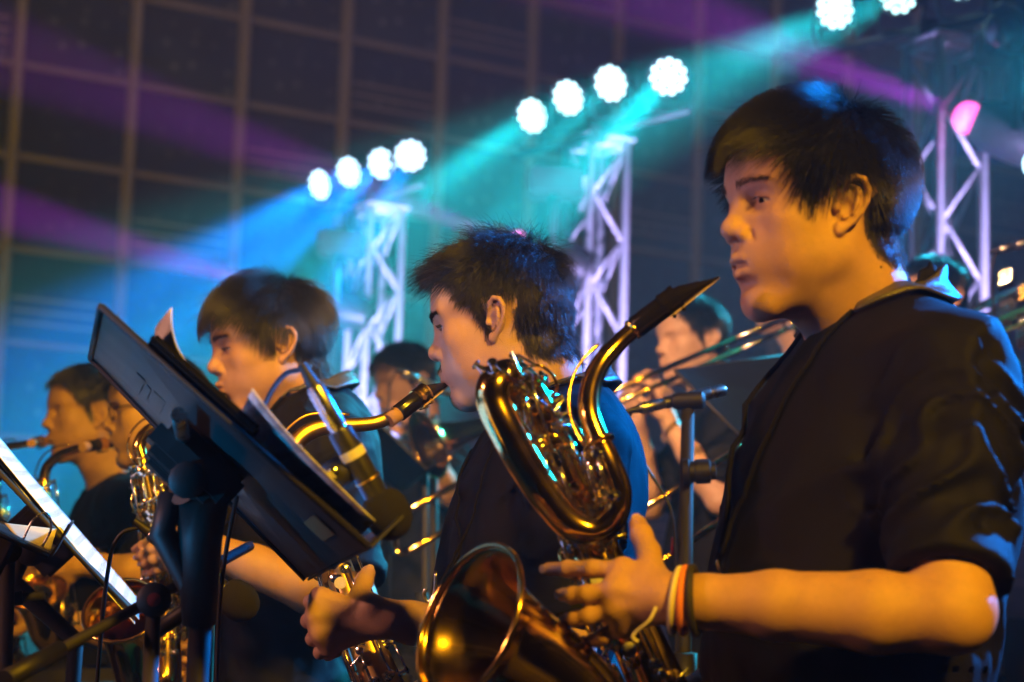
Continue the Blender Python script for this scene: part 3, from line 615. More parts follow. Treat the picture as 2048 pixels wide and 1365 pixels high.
def brow_curves(name, field, R, t, q, seed=5):
    """eyebrows: short hairs rooted on the skin of the brow"""
    g = q.get; s = .01 * g('size', 1.0); r = np.random.RandomState(seed); n = g('brow_n', 260)
    u = r.rand(n * 2); y = np.where(np.arange(n * 2) < n, 1, -1); bz = g('brow_z', 3.6)
    yy = 1.15 + u * 3.9; zz = bz - .2 + .45 * np.sin(u * 2.4) + r.normal(size=2 * n) * (.26 * (1 - u * .55))
    x = np.full(2 * n, 11.0); p = np.stack([x, y * yy, zz], 1)
    for k in range(26):                  # walk inwards until the skin is met
        d = field((p * s) @ R.T + t, .03) / s; p[:, 0] -= np.clip(d, -.2, .5) * .8
    dr = np.stack([-.35 * u, y * (.45 + .5 * u), .55 - .8 * u], 1) + r.normal(size=(2 * n, 3)) * .15
    nn = np.array([1.0, 0, 0]); P = np.stack([p - nn * .05, p + dr * .35 + nn * .12, p + dr * .8 + nn * .1], 1)
    W = [P]; dn = g('gaze', 0.0); sq = g('eye', 1.0) * 1.25        # lashes along the upper lid
    m = 60; u = r.rand(2 * m); y = np.where(np.arange(2 * m) < m, 1, -1)
    X = np.interp(u, [0, .33, .67, 1], [8.3, 8.62, 8.5, 7.72]); Y = np.interp(u, [0, .33, .67, 1], [1.75, 2.6, 3.5, 4.45]); Z = np.interp(u, [0, .33, .67, 1], [1.5, 1.72 + .3 * sq, 1.8 + .3 * sq, 1.75]) + dn
    q0 = np.stack([X, y * Y, Z], 1); ld = np.stack([np.full(2 * m, .55), y * (u - .4) * .6, np.full(2 * m, -.12)], 1)
    W.append(np.stack([q0 - ld * .3, q0 + ld * .5, q0 + ld + (0, 0, .12)], 1))
    if g('moustache'):
        m2 = 420; k_ = np.arange(m2); up_lip = k_ < 170
        Y2 = np.where(up_lip, r.uniform(-2.1, 2.1, m2), r.normal(size=m2) * 1.3); Z2 = np.where(up_lip, -3.25 + r.normal(size=m2) * .22 - .06 * Y2 ** 2, r.uniform(-9.2, -6.6, m2)); q2 = np.stack([np.full(m2, 12.5), Y2, Z2], 1)
        for _ in range(30): q2[:, 0] -= np.clip(field((q2 * s) @ R.T + t, .03) / s, -.2, .5) * .8
        l2 = np.where(up_lip, .5, .16)[:, None]; d2 = np.stack([np.full(m2, .5), .5 * np.sign(Y2), np.full(m2, -.8)], 1) + r.normal(size=(m2, 3)) * .25
        W.append(np.stack([q2 - (.03, 0, 0), q2 + d2 * l2 * .5, q2 + d2 * l2], 1))
    P = np.concatenate(W); ex = len(P) - 2 * n - 2 * m; rr = np.concatenate([np.tile([.00024, .0002, .0001], (2 * n, 1)), np.tile([.00028, .0002, .00008], (2 * m, 1)), np.tile([.00017, .00013, .00006], (ex, 1))]) * g('brow', 1.0)
    W = (P.reshape(-1, 3) * s) @ R.T + t
    return strands(name, W.reshape(-1, 3, 3), rr)
def eye_mesh(name, R, t, q, y):
    s = .01 * q.get('size', 1.0); bm = bmesh.new(); bmesh.ops.create_uvsphere(bm, u_segments=24, v_segments=16, radius=1.22)
    me = bpy.data.meshes.new(name); bm.to_mesh(me); bm.free()
    for p in me.polygons: p.use_smooth = True
    return me, R @ (np.array([7.15, y * 3.2, 1.7]) * s) + t, s

def lip_mask(L, q):
    """1 on the red of the lips, in head axes"""
    g = q.get; lp = g('lips', 1.0); op = g('open', 0.0); pu = g('purse', 0.0); zc = g('mouth_z', -4.6); mz = g('muzzle', .3); w = 2.35 - .8 * pu; m = np.zeros(len(L)); P = np.stack([L[:, 0], np.abs(L[:, 1]), L[:, 2]], 1)
    U = [(9.75 + pu * .5 + mz, 0, zc + .5 * lp + op * .2), (9.35 + pu * .4 + mz, 1.15, zc + .4 * lp + op * .15), (8.15 + pu * .3 + mz * .6, w, zc - .05)]; D = [(9.45 + pu * .5 + mz, 0, zc - .62 * lp - op * .7), (9.1 + pu * .4 + mz, 1.1, zc - .5 * lp - op * .55), (8.1 + pu * .3 + mz * .6, w, zc - .1)]
    for C, rs in ((U, (.50, .42, .12)), (D, (.62, .5, .12))):
        for i in range(2):
            a, b = np.array(C[i]), np.array(C[i + 1]); ab = b - a; h = np.clip((P - a) @ ab / (ab @ ab), 0, 1); d = np.linalg.norm(P - a - h[:, None] * ab, axis=1); r_ = (rs[i] + (rs[i + 1] - rs[i]) * h) * lp
            m = np.maximum(m, np.clip((r_ + .12 - d) / .16, 0, 1))
    return m
# ---------------------------------------------------------------- people
CM = .01
def hand_field(F, wrist, knuckles, fingers, thumb, s=1.0):
    """palm spread from the wrist to four knuckles; each finger a chain of joints of its own"""
    w = np.asarray(wrist); K = [np.asarray(k) for k in knuckles]
    for i, k in enumerate(K):
        F.cone(w + (k - w) * .12, k, .0145 * s, .0115 * s, .012)
    for k in K:                          # tendons under the skin of the back of the hand
        d = unit(k - w); o = unit(CAM - k); o = unit(o - d * (o @ d)); F.cone(w + (k - w) * .4 + o * .0105, k + o * .0080, .0028, .0042, .006)
    F.chain(K, [.0112 * s] * 4, .010)
    F.cone(w + (K[0] - w) * .2, np.asarray(thumb[0]), .0155 * s, .0135 * s, .014)
    for f, r0 in zip(fingers, (.0090, .0092, .0087, .0077)):
        n = len(f); F.chain([np.asarray(p) for p in f], [r0 * s * x for x in ((1.06, .95, .86, .74) if n == 4 else (1.06, .9, .74))], .003)
        for p, x in zip(f[1:-1], (1.0, .9)): F.ell(p, r0 * s * x * .99, .004)
    F.chain([np.asarray(p) for p in thumb], [x * s for x in (.0135, .0118, .0108, .0092)], .005)
def grip(wrist, d, back, curl=1.0, s=1.0, side=1.0):
    """a relaxed, curled hand: d points from wrist to knuckles, back out of the back of the hand; side=+1 puts the thumb on back x d"""
    w = np.asarray(wrist, float); d = unit(d); b = unit(np.asarray(back, float) - d * (np.asarray(back, float) @ d)); l = np.cross(b, d) * side
    K, Fg = [], []
    for i, (o, r, ln) in enumerate(((.030, .086, 1.0), (.010, .090, 1.08), (-.010, .086, 1.0), (-.028, .078, .82))):
        k = w + d * r * s + l * o * s; K.append(k); ch = [k]; an = .25 * curl
        for seg in (.043, .026, .021):
            an += (.55 + .1 * i) * curl; ch.append(ch[-1] + (d * math.cos(an) - b * math.sin(an)) * seg * ln * s)
        Fg.append(ch)
    th = [w + d * .03 * s + l * .026 * s - b * .012 * s]
    for seg, e in ((.034, .7), (.030, .35), (.024, .1)): th.append(th[-1] + unit(d * .75 + l * e - b * (.35 + .2 * curl)) * seg * s)
    return K, Fg, th
def shirt_folds(seed, amp, sleeves=()):
    """soft creases everywhere, ring creases down the sleeves, none at the cuffs"""
    def f(P, d):
        out = np.zeros(len(P)); i = np.nonzero(np.abs(d) < .03)[0]
        if len(i):
            p = P[i].astype(float); w = smooth_noise(p, seed, 5.0) * .05; q = (p + w) * (1.0, 1.0, .55)
            a = smooth_noise(q, seed + 1, 13.0); b = smooth_noise(q, seed + 2, 27.0)
            v = amp * ((1 - np.abs(a[:, 0])) ** 2 * -.9 + .35 * a[:, 1] + .25 * (1 - np.abs(b[:, 0])) ** 2 + .55)
            for sh, el, cut in sleeves:
                ax = el - sh; L2 = ax @ ax; h = (p - sh) @ ax / L2; rad = np.linalg.norm(p - sh - h[:, None] * ax, axis=1)
                near = np.clip((.11 - rad) / .03, 0, 1) * (h > -.15) * (h < cut + .1)
                z = np.sin(2 * PI * (h * 4.2 + 1.1 * smooth_noise(p, seed + 4, 6.0)[:, 0] + .35 * smooth_noise(p, seed + 5, 14.0)[:, 1]))
                v += near * np.clip((h + .1) / .35, 0, 1) * -.9 * amp * (np.maximum(z, 0) ** 2 - .4)
                v *= 1 - near * np.clip(1 - np.abs(h - cut) / .16, 0, 1) * .92
            out[i] = v
        return out
    return f
def person(label, head, yaw, pitch, q, neck=None, roll=0.0, body_yaw=None, near=None, far=None, skin='skin', hair='hair', torso=1.0, seed=1, fine=.0022, sleeve=.86, lean=0.0, floor=None, knees=True, belly=1.0, fold=.010, collar=True):
    hd = px(*head) if len(head) == 3 and head[0] > 5 else np.asarray(head, float)
    R = rot('Z', yaw) @ rot('Y', pitch) @ rot('X', roll); by = yaw if body_yaw is None else body_yaw; RB = rot('Z', by)
    f, l, up = RB @ np.array([1., 0, 0]), RB @ np.array([0, 1., 0]), np.array([0, 0, 1.])
    nb = hd - f * .075 + np.array([0, 0, -.165]) if neck is None else px(*neck)
    S = {'near': nb + l * .175 * torso - up * .055, 'far': nb - l * .175 * torso - up * .055}
    arms = {}
    for nm, spec, sg in (('near', near, 1), ('far', far, -1)):
        spec = dict(spec or {}); sh = px(*spec['shoulder']) if 'shoulder' in spec else S[nm]; S[nm] = sh
        el = px(*spec['elbow']) if 'elbow' in spec else sh + f * .10 - up * .26 + l * sg * .05
        wr = px(*spec['wrist']) if 'wrist' in spec else el + f * .2 - l * sg * .06 + up * .06
        if spec.get('hand') is not None: hk = [[px(*p) for p in c] for c in spec['hand'][0]]; th = [px(*p) for p in spec['hand'][1]]; kn = [c[0] for c in hk]
        else: kn, hk, th = grip(wr, spec.get('dir', unit(wr - el)), spec.get('back', l * sg + up * .2), spec.get('curl', .9), .97, sg)
        arms[nm] = (sh, el, wr, kn, hk, th, spec.get('r', 1.0))
    pelvis = np.array([nb[0], nb[1], 0]) - f * (.03 + lean) + up * (GZ + .52)
    base = np.array([pelvis[0], pelvis[1], GZ]); root = thing('person', label, 'person', base)
    # skin
    B = Field(); head_field(B, R, hd, q, nb - up * .03)
    chest = nb * .62 + pelvis * .38
    B.cone(nb - up * .05, chest, .07, .09, .03); B.cone(chest, pelvis, .09, .09, .03)
    fx = [[(hd[a] - .15, hd[a] + .15, fine)] for a in range(3)]
    for nm, (sh, el, wr, kn, hk, th, ar) in arms.items():
        B.cone(nb - up * .06, sh, .05, .045, .02); B.cone(sh, el, .046 * ar, .037 * ar, .02)
        B.chain([el, el + (wr - el) * .26 - up * .002, el + (wr - el) * .62, el + (wr - el) * .88, wr], [.0345 * ar, .0375 * ar, .0315 * ar, .0245 * ar, .0235 * ar], .010); B.ell(el + (sh - el) * .02 - (wr - el) * .05, .028 * ar, .02)
        hand_field(B, wr, kn, hk, th)
        if (nm == 'near' and near) or (nm == 'far' and far and far.get('hand')):
            al = np.array([wr] + kn + [p for c in hk for p in c] + th)
            for a in range(3): fx[a].append((al[:, a].min() - .02, al[:, a].max() + .02, fine * 1.25))
    allp = np.array([hd] + [p for v in arms.values() for p in (v[0], v[1], v[2])] + [p for v in arms.values() for c in v[4] for p in c] + [pelvis])
    lo, hi = allp.min(0) - .2, allp.max(0) + .2
    V, Fc = polygonize(B, lo, hi, max(.0055, fine * 2), fx)
    bd = part('body', mesh_np('body', V, Fc), skin, root, base); me = bd.data
    s = .01 * q.get('size', 1.0); L = (V - hd) @ R / s
    inh = (np.abs(L) < (12.5, 9.5, 15)).all(1); sc = np.zeros(len(V), np.float32); pol = scalp_poly(q)
    jit = smooth_noise(L, 3, 3.0)[:, :1] * .12
    for o in ((0, 0), (.35, 0), (-.35, 0), (0, .35), (0, -.35)): sc += (inh & in_poly(L[:, [0, 2]] + o + jit, pol)) * .2
    sc *= ~((np.abs(L[:, 1]) > 6.95 * q.get('wide', 1.0)) & (L[:, 2] < 3.6) & (L[:, 0] > -3.7) & (L[:, 0] < 1.2))
    a = me.attributes.new('scalp', 'FLOAT', 'POINT'); a.data.foreach_set('value', sc.astype(np.float32))
    lp = lip_mask(L, q)
    a = me.attributes.new('lip', 'FLOAT', 'POINT'); a.data.foreach_set('value', (lp * .7 * inh).astype(np.float32))
    def curves(nm, hc, m):
        hc.materials.append(MATS[m]); o = bpy.data.objects.new(nm, hc); col.objects.link(o); o.parent = root; o.location = tuple(-np.array(root.location)); return o
    curves('hair', hair_curves('hair', V, Fc, R, hd, q, seed), hair)
    if fine < .0035: curves('eyebrows', brow_curves('eyebrows', B, R, hd, q), hair)
    for y in (1, -1):
        me_, p, s_ = eye_mesh('eye', R, hd, q, y); me_.materials.append(MATS['eye']); o = bpy.data.objects.new('eye', me_); col.objects.link(o); o.parent = root
        M = Matrix.Translation(p - np.array(root.location)) @ Matrix(R).to_4x4() @ Matrix.Rotation(math.radians(q.get('look', 0)), 4, 'Z') @ Matrix.Rotation(math.radians(q.get('down', 8)), 4, 'Y') @ Matrix.Scale(s_, 4); o.matrix_local = M
    for nm in ('near', 'far'):
        if not ((near if nm == 'near' else far) or {}).get('hand'): continue
        for c in (arms[nm][4] if ((near if nm == 'near' else far) or {}).get('nails', True) else []) + [arms[nm][5]]:      # a nail on each fingertip
            d_ = unit(c[-1] - c[-2]); o_ = unit(CAM - c[-1]); o_ = unit(o_ - d_ * (o_ @ d_)); rr_ = .0085 if c is arms[nm][5] else .0064
            nl = turned((0, 0, 0), (0, 0, 1), [(-.2, .9), (.3, 1.0), (.6, .8), (.7, .05)], 14); nl.transform(Matrix(np.stack([d_ * .0062, np.cross(o_, d_) * .0048, o_ * .0018], 1)).to_4x4()); nl.transform(Matrix.Translation(c[-1] + d_ * .001 + o_ * (rr_ - .0008))); part('fingernail', nl, 'nail', root)
    # shirt
    C = Field(); T = torso
    C.frame(RB, nb, 1.0); h_ = nb[2] - pelvis[2]
    C.ell((.0, 0, -.17), (.122 * T, .178 * T, .20)); C.ell((.028 * belly, 0, -h_ * .62), (.125 * T * belly, .168 * T, .22), .08); C.ell((-.0, 0, -h_), (.14 * T, .175 * T, .14), .06)
    C.ell((-.045, 0, -.10), (.075 * T, .15 * T, .12), .05)
    C.frame()
    for nm, (sh, el, wr, kn, hk, th, ar) in arms.items():
        C.cone(nb - up * .035 - f * .01, sh + up * .0, .058, .066, .045)
        m = sh + (el - sh) * .45; e = sh + (el - sh) * sleeve; fl = .012
        C.cone(sh, m, .068 * ar, .063 * ar, .035); C.cone(m, sh + (el - sh) * (sleeve - .12), .063 * ar, .058 * ar, .02)
        C.cyl(sh + (el - sh) * (sleeve - .2), e, .060 * ar, .056 * ar, .012, rd=.003)
        C.cyl(sh + (el - sh) * (sleeve - .12), e + (el - sh) * .01, .0615 * ar, .060 * ar, .004, rd=.003)
        C.cone(e - (el - sh) * .04, el, .037 * ar, .040 * ar, .004, 's')
    C.displace(shirt_folds(seed * 7 + 1, fold, [(v[0], v[1], sleeve) for v in arms.values()]))
    if collar:
        n_ = 14; cr = q.get('neck', 5.2) * .0118; ax = unit(hd - nb); cp = []
        for i in range(n_ + 1):
            t = -PI * .86 + 2 * PI * .86 * i / n_; cp.append(nb + up * (.012 + .012 * (1 - math.cos(t)) * 0 - .03 * max(math.cos(t), -.2) + .018) + f * (math.cos(t) * cr * 1.02 + .006) + l * math.sin(t) * cr * 1.02)
        # the collar opens at the throat: start the ring behind it
        cp = [nb + up * (.030 - .030 * math.cos(t) - .012) + f * (math.cos(t) * cr * 1.06 + .004) + l * math.sin(t) * cr * 1.04 for t in np.linspace(.35, 2 * PI - .35, n_)]
        C.chain(cp, [.0052] * n_, .004, flat=(up, 4.2))
    lo2 = np.minimum(lo, nb - .3); hi2 = np.maximum(hi, nb + (.3, .3, .1)); lo2[2] = pelvis[2] - .1; hi2[2] = nb[2] + .12
    V2, F2 = polygonize(C, lo2, hi2, .0062 if fine < .0035 else .009)
    part('shirt', mesh_np('shirt', V2, F2), 'black_shirt', root, base)
    # trousers and shoes
    D = Field(); kn_ = {}
    for sg in (1, -1):
        hip = pelvis + l * sg * .085; kn = hip + f * .42 + l * sg * .07 - up * .005; an = kn - f * .06 - up * (kn[2] - GZ - .10) + l * sg * .01
        D.cone(hip, kn, .088, .066, .03); D.cone(kn, an, .066, .052, .02)
    D.ell(pelvis - up * .02, (.15, .15, .11), .04); D.displace(shirt_folds(seed * 7 + 5, .006))
    V3, F3 = polygonize(D, pelvis - (.65, .65, .56), pelvis + (.65, .65, .2), .012)
    part('trousers', mesh_np('trousers', V3, F3), 'trousers', root, base)
    for sg in (1, -1):
        E = Field(); an = pelvis + l * sg * .165 + f * .36; an[2] = GZ; E.chain([an + up * .075 - f * .02, an + up * .045 + f * .03, an + up * .034 + f * .17], [.042, .042, .033], .02); E.ell(an + f * .07 + up * .012, (.14, .14, .012), .01)
        V4, F4 = polygonize(E, an - (.3, .3, .05), an + (.3, .3, .2), .01); part('shoe', mesh_np('shoe', V4, F4), 'plastic_black', root, base)
    return dict(B=B, C=C, root=root, hd=hd, R=R, nb=nb, f=f, l=l, up=up, pelvis=pelvis, arms=arms, s=s)
def mouth_at(P, dx=9.5, dz=-4.6): return P['hd'] + P['R'] @ (np.array([dx, 0, dz]) * P['s'])
PE = {}
PE[1] = person('tallest player in a black shirt, parted lips, string bracelets, nearest on the right', (1634, 440, 2.17), 199, 7,
    dict(open=.8, muzzle=.38, gaze=-.06, down=12, chin=.1, ear_x=1.5, ear_out=24, cheek=.55, low=.35, lips=.98, eye=1.05, wide=1.02, ear=1.05, hairline=8.2, fringe=4.6, top=5.4, side=3.2, nape=2.4, lift=.25, side_lift=.15, gravity=.06, clump=.17, clump_freq=1.1, stray=.06, stray_share=.03, sweep=(1.6, .1, .45), volume=.05, wrap=.85, edge=.55, strands=19000, brow=.55, brow_n=260, brow_z=3.75, crown_lift=.15, side_comb=(-.35, 0, -.6), nose_tip=.1, ala=1.0, look=4,
        scalp=[(12, 8.5), (8.3, 8.2), (7.0, 6.8), (6.3, 4.6), (5.6, 2.6), (4.9, .6), (4.4, -.6), (3.8, .4), (3.0, 1.4), (2.2, 2.2), (1.0, 3.6), (-1.2, 3.4), (-1.9, 1.0), (-2.2, -2.6), (-3.4, -5.0), (-5.5, -6.2), (-12, -6.2), (-12, 16), (12, 16)]),
    neck=(1752, 650, 2.19), body_yaw=188, torso=1.12, belly=1.15, seed=1, fold=.012,
    near=dict(shoulder=(1900, 765, 2.02), elbow=(1898, 1228, 1.85), wrist=(1345, 1200, 1.92), r=1.01,
        hand=([[(1246, 1141, 1.955), (1185, 1138, 1.965), (1135, 1138, 1.985), (1096, 1139, 2.01)], [(1232, 1180, 1.94), (1174, 1189, 1.945), (1146, 1191, 1.955), (1126, 1190, 1.975)], [(1233, 1217, 1.94), (1178, 1233, 1.945), (1152, 1238, 1.955), (1134, 1238, 1.975)], [(1246, 1250, 1.95), (1208, 1273, 1.955), (1192, 1281, 1.965), (1178, 1281, 1.98)]],
              [(1305, 1150, 1.945), (1297, 1105, 1.97), (1283, 1070, 1.99), (1276, 1048, 2.01)])),
    far=dict(elbow=(1600, 1290, 2.36), wrist=(1400, 1390, 2.2)))
PE[2] = person('player in a black shirt with short spiky hair and thin moustache, blowing a saxophone', (1012, 659, 2.70), 167, 14,
    dict(size=.965, purse=.5, jaw=.9, nose=1.03, moustache=1, mouth_z=-4.35, ear_x=.7, hairline=9.0, fringe=5.2, top=4.6, side=2.5, nape=2.0, wrap=.3, edge=.4, lift=.5, side_lift=.3, gravity=.02, settle=.1, stray=.2, clump=.4, strands=16000, sweep=(1.5, 0, .75), stray_share=.07, eye=1.25, brow=1.1, low=-.45),
    neck=(1112, 812, 2.73), body_yaw=172, seed=2, skin='skin_light',
    near=dict(shoulder=(1150, 905, 2.56), elbow=(1125, 1300, 2.50), wrist=(778, 1238, 2.38), nails=False,
        hand=([[(640, 1196, 2.385), (622, 1204, 2.42), (640, 1213, 2.45), (662, 1216, 2.455)], [(634, 1232, 2.375), (617, 1242, 2.41), (636, 1250, 2.445), (660, 1251, 2.45)], [(642, 1266, 2.375), (626, 1278, 2.41), (645, 1285, 2.44), (668, 1284, 2.445)], [(658, 1292, 2.385), (640, 1306, 2.41), (656, 1310, 2.44), (676, 1306, 2.445)]],
              [(742, 1212, 2.37), (720, 1190, 2.385), (728, 1163, 2.405), (736, 1146, 2.42)])),
    far=dict(elbow=(1010, 1330, 2.86), wrist=(800, 1420, 2.6)))
PE[3] = person('player with thick shaggy black hair and downcast eyes, third from the right in the row', (545, 704, 3.45), 197, 14,
    dict(open=.3, purse=.6, gaze=-.2, eye=.75, nose=1.03, ala=1.08, volume=.05, wrap=.75, edge=.7, fringe=6.0, top=6.0, side=4.4, nape=3.4, lift=.3, gravity=.14, clump=.3, clump_freq=.7, strands=16000, sweep=(1.1, 0, .1), down=20, hairline=8.2),
    neck=(618, 806, 3.47), body_yaw=185, seed=3, skin='skin_tan',
    near=dict(shoulder=(668, 905, 3.30), elbow=(700, 1205, 3.15), wrist=(392, 1088, 3.2), r=1.05,
        hand=([[(338, 1070, 3.215), (308, 1076, 3.22), (285, 1092, 3.24), (272, 1098, 3.27)], [(331, 1090, 3.205), (303, 1098, 3.21), (286, 1112, 3.23), (276, 1114, 3.26)], [(332, 1110, 3.205), (306, 1120, 3.21), (292, 1128, 3.23), (284, 1128, 3.26)], [(338, 1128, 3.215), (316, 1139, 3.22), (302, 1146, 3.235), (293, 1146, 3.26)]],
              [(372, 1072, 3.2), (356, 1056, 3.22), (349, 1040, 3.24), (345, 1028, 3.26)])),
    far=dict(elbow=(560, 1260, 3.6), wrist=(400, 1300, 3.45)))
PE[4] = person('player in glasses partly hidden behind the big music stand', (318, 832, 4.15), 192, 9, dict(purse=.5, strands=6000, wide=1.02, cheek=.4, eye=.7, thick=.0004), seed=4, fine=.004, skin='skin', body_yaw=186,
    near=dict(elbow=(420, 1160, 3.9), wrist=(170, 1130, 3.95)))
PE[5] = person('short haired player at the far left end of the row', (180, 838, 4.8), 204, 6, dict(purse=.4, strands=7000, top=2.6, fringe=3.0, side=1.2, nape=.9, lift=.5, sweep=(1.3, 0, .9), thick=.0004, eye=.8), seed=5, fine=.004, skin='skin_tan', body_yaw=195,
    near=dict(elbow=(270, 1130, 4.6), wrist=(90, 1120, 4.55)))
PE[6] = person('trombone player with damp blue lit hair behind the second player', (1388, 690, 5.25), 206, 8, dict(purse=.5, strands=7000, thick=.0005, top=3.5, fringe=2.5, side=2.2, sweep=(.2, 0, .2), hairline=9.3, eye=.8), seed=6, fine=.0045, skin='skin_light', body_yaw=195,
    near=dict(shoulder=(1455, 860, 5.05), elbow=(1440, 1000, 4.9), wrist=(1340, 850, 5.0), dir=(-.2, 0, 1.0), back=(1, -.6, 0)), far=dict(elbow=(1300, 1010, 5.2), wrist=(1275, 850, 5.1), dir=(-.3, 0, 1.0), back=(-1, -.6, 0)))
PE[7] = person('bowed player with dark tousled hair behind the cyan edged stand', (812, 772, 6.1), 214, 16, dict(purse=.5, strands=7000, thick=.0006, top=4.5, fringe=4.5, side=3.4), seed=7, fine=.005, body_yaw=205,
    near=dict(elbow=(900, 990, 5.8), wrist=(850, 880, 5.75)))
PE[8] = person('player whose hair and forehead show over the tallest player shoulder', (1872, 606, 5.5), 206, 14, dict(purse=.4, strands=7000, thick=.0005, top=2.6, fringe=2.6, side=1.6, hairline=8.9, lift=.3, sweep=(.5, 0, .2)), seed=8, fine=.005, body_yaw=200)
PE[9] = person('player of whom only a pale cheek shows below the tallest player chin', (1572, 600, 5.9), 200, 4, dict(purse=.4, strands=5000, thick=.0006), seed=9, fine=.005, skin='skin_light', body_yaw=195)
# ---------------------------------------------------------------- instruments
def pts(l): return np.array([px(u, v, d) for u, v, d in l])
def loft(P, ru, rv, uax, seg=18):
    """oval tube: half-axes ru along uax, rv across it"""
    P = np.asarray(P, float); T = np.gradient(P, axis=0); T /= np.linalg.norm(T, axis=1, keepdims=True); V = []; th = np.linspace(0, 2 * PI, seg, endpoint=False); n = len(P)
    for p, t, a, b in zip(P, T, ru, rv):
        u = unit(np.asarray(uax) - t * (np.asarray(uax) @ t)); w = np.cross(t, u)
        for q in th: V.append((p + u * a * math.cos(q) + w * b * math.sin(q)).tolist())
    Fc = [(i * seg + j, i * seg + (j + 1) % seg, (i + 1) * seg + (j + 1) % seg, (i + 1) * seg + j) for i in range(n - 1) for j in range(seg)] + [tuple(range(seg))[::-1], tuple(range((n - 1) * seg, n * seg))]
    me = bpy.data.meshes.new('loft'); me.from_pydata(V, [], Fc); me.update()
    for p in me.polygons: p.use_smooth = len(p.vertices) == 4
    return me
KEYM = {}
def key_meshes():
    cup = turned((0, 0, 0), (0, 0, 1), [(0, .9), (.06, 1.0), (.16, 1.0), (.22, .92), (.25, .6), (.30, .5), (.33, .2), (.34, .02)], 20)
    post = turned((0, 0, 0), (0, 0, 1), [(0, .55), (.08, .5), (.14, .25), (.62, .22), (.70, .34), (.82, .42), (.94, .34), (1.0, .05)], 10)
    pearl = turned((0, 0, 0), (0, 0, 1), [(0, .9), (.1, 1.0), (.22, .98), (.27, .7), (.28, .02)], 16)
    arm = rod((0, 0, 0), (0, 0, 1), 1.0, 8)
    for n, m in (('cup', cup), ('post', post), ('pearl', pearl), ('arm', arm)): KEYM[n] = m
key_meshes()
_km = {}
def piece(kind_, name, parent, at, z, scale, m):
    k = (kind_, m)
    if k not in _km: me = KEYM[kind_].copy(); me.materials.append(MATS[m]); _km[k] = me
    o = bpy.data.objects.new(name, _km[k]); col.objects.link(o); o.parent = parent; o.location = tuple(np.asarray(at) - wloc(parent)); o.rotation_euler = Vector(z).to_track_quat('Z', 'Y').to_euler(); o.scale = scale if hasattr(scale, '__len__') else (scale,) * 3
    return o
def keywork(t, P, r, m, m2, seed, angles=(20, 75, -40), cup=.011, spacing=.026, span=(0, 1), pearls=3, guards=1):
    """rods on posts along a tube with padded cups beside them"""
    rn = random.Random(seed); P, T, U, W = frames(P); L = np.concatenate([[0], np.cumsum(np.linalg.norm(np.diff(P, axis=0), axis=1))]); tot = L[-1]
    cam_side = unit(CAM - P.mean(0))
    def at(s, ang):
        i = min(int(np.searchsorted(L, s)), len(P) - 1); n = cam_side - T[i] * (cam_side @ T[i]); n = unit(n); b = np.cross(T[i], n); a = math.radians(ang)
        e = n * math.cos(a) + b * math.sin(a); return P[i], e, T[i], float(np.broadcast_to(r, len(P))[i])
    s = tot * span[0] + spacing * .5; k = 0
    while s < tot * span[1]:
        a = angles[k % len(angles)] + rn.uniform(-12, 12); p, e, tt, rr = at(s, a); c = cup * rn.choice((.7, .85, 1.0, 1.15))
        o = piece('cup', 'key_cup', t, p + e * (rr + .0035), e, c, m)
        piece('arm', 'key_arm', t, p + e * (rr + .0085), unit(tt * rn.choice((-1, 1)) * .35 + np.cross(e, tt) * rn.choice((-1, 1))), (.0016, .0016, .020), m2)
        s += spacing * rn.uniform(.8, 1.2); k += 1
    for ang in (angles[0] + 48, angles[0] - 38, angles[-1] - 30, angles[0] + 5):
        s = tot * span[0] + rn.uniform(0, .02)
        while s < tot * span[1] - .03:
            ln = rn.uniform(.045, .10); p, e, tt, rr = at(s, ang); p2, e2, _, r2 = at(min(s + ln, tot), ang); h = .010
            A, B = p + e * (rr + h), p2 + e2 * (r2 + h)
            part('key_rod', tube(np.array([A, (A + B) / 2 + (e + e2) * .5 * .0005, B]), .0019, 8), m2, t)
            piece('post', 'key_post', t, p + e * (rr - .001), e, h + .0035, m2); piece('post', 'key_post', t, p2 + e2 * (r2 - .001), e2, h + .0035, m2)
            s += ln + rn.uniform(.006, .02)
    for k in range(pearls):
        p, e, tt, rr = at(tot * (span[0] + (span[1] - span[0]) * (.35 + .16 * k)), angles[0] - 8); piece('pearl', 'pearl_key', t, p + e * (rr + .011), e, .0082, 'pearl')
    for k in range(guards):
        p, e, tt, rr = at(tot * (span[0] + (span[1] - span[0]) * (.2 + .3 * k)), angles[-1] + 20); b = np.cross(e, tt)
        part('key_guard', tube(spline([p + e * rr + tt * .02, p + e * (rr + .014) + tt * .016, p + e * (rr + .017) + b * .004, p + e * (rr + .014) - tt * .016, p + e * rr - tt * .02], 16), .0018, 8), m, t)
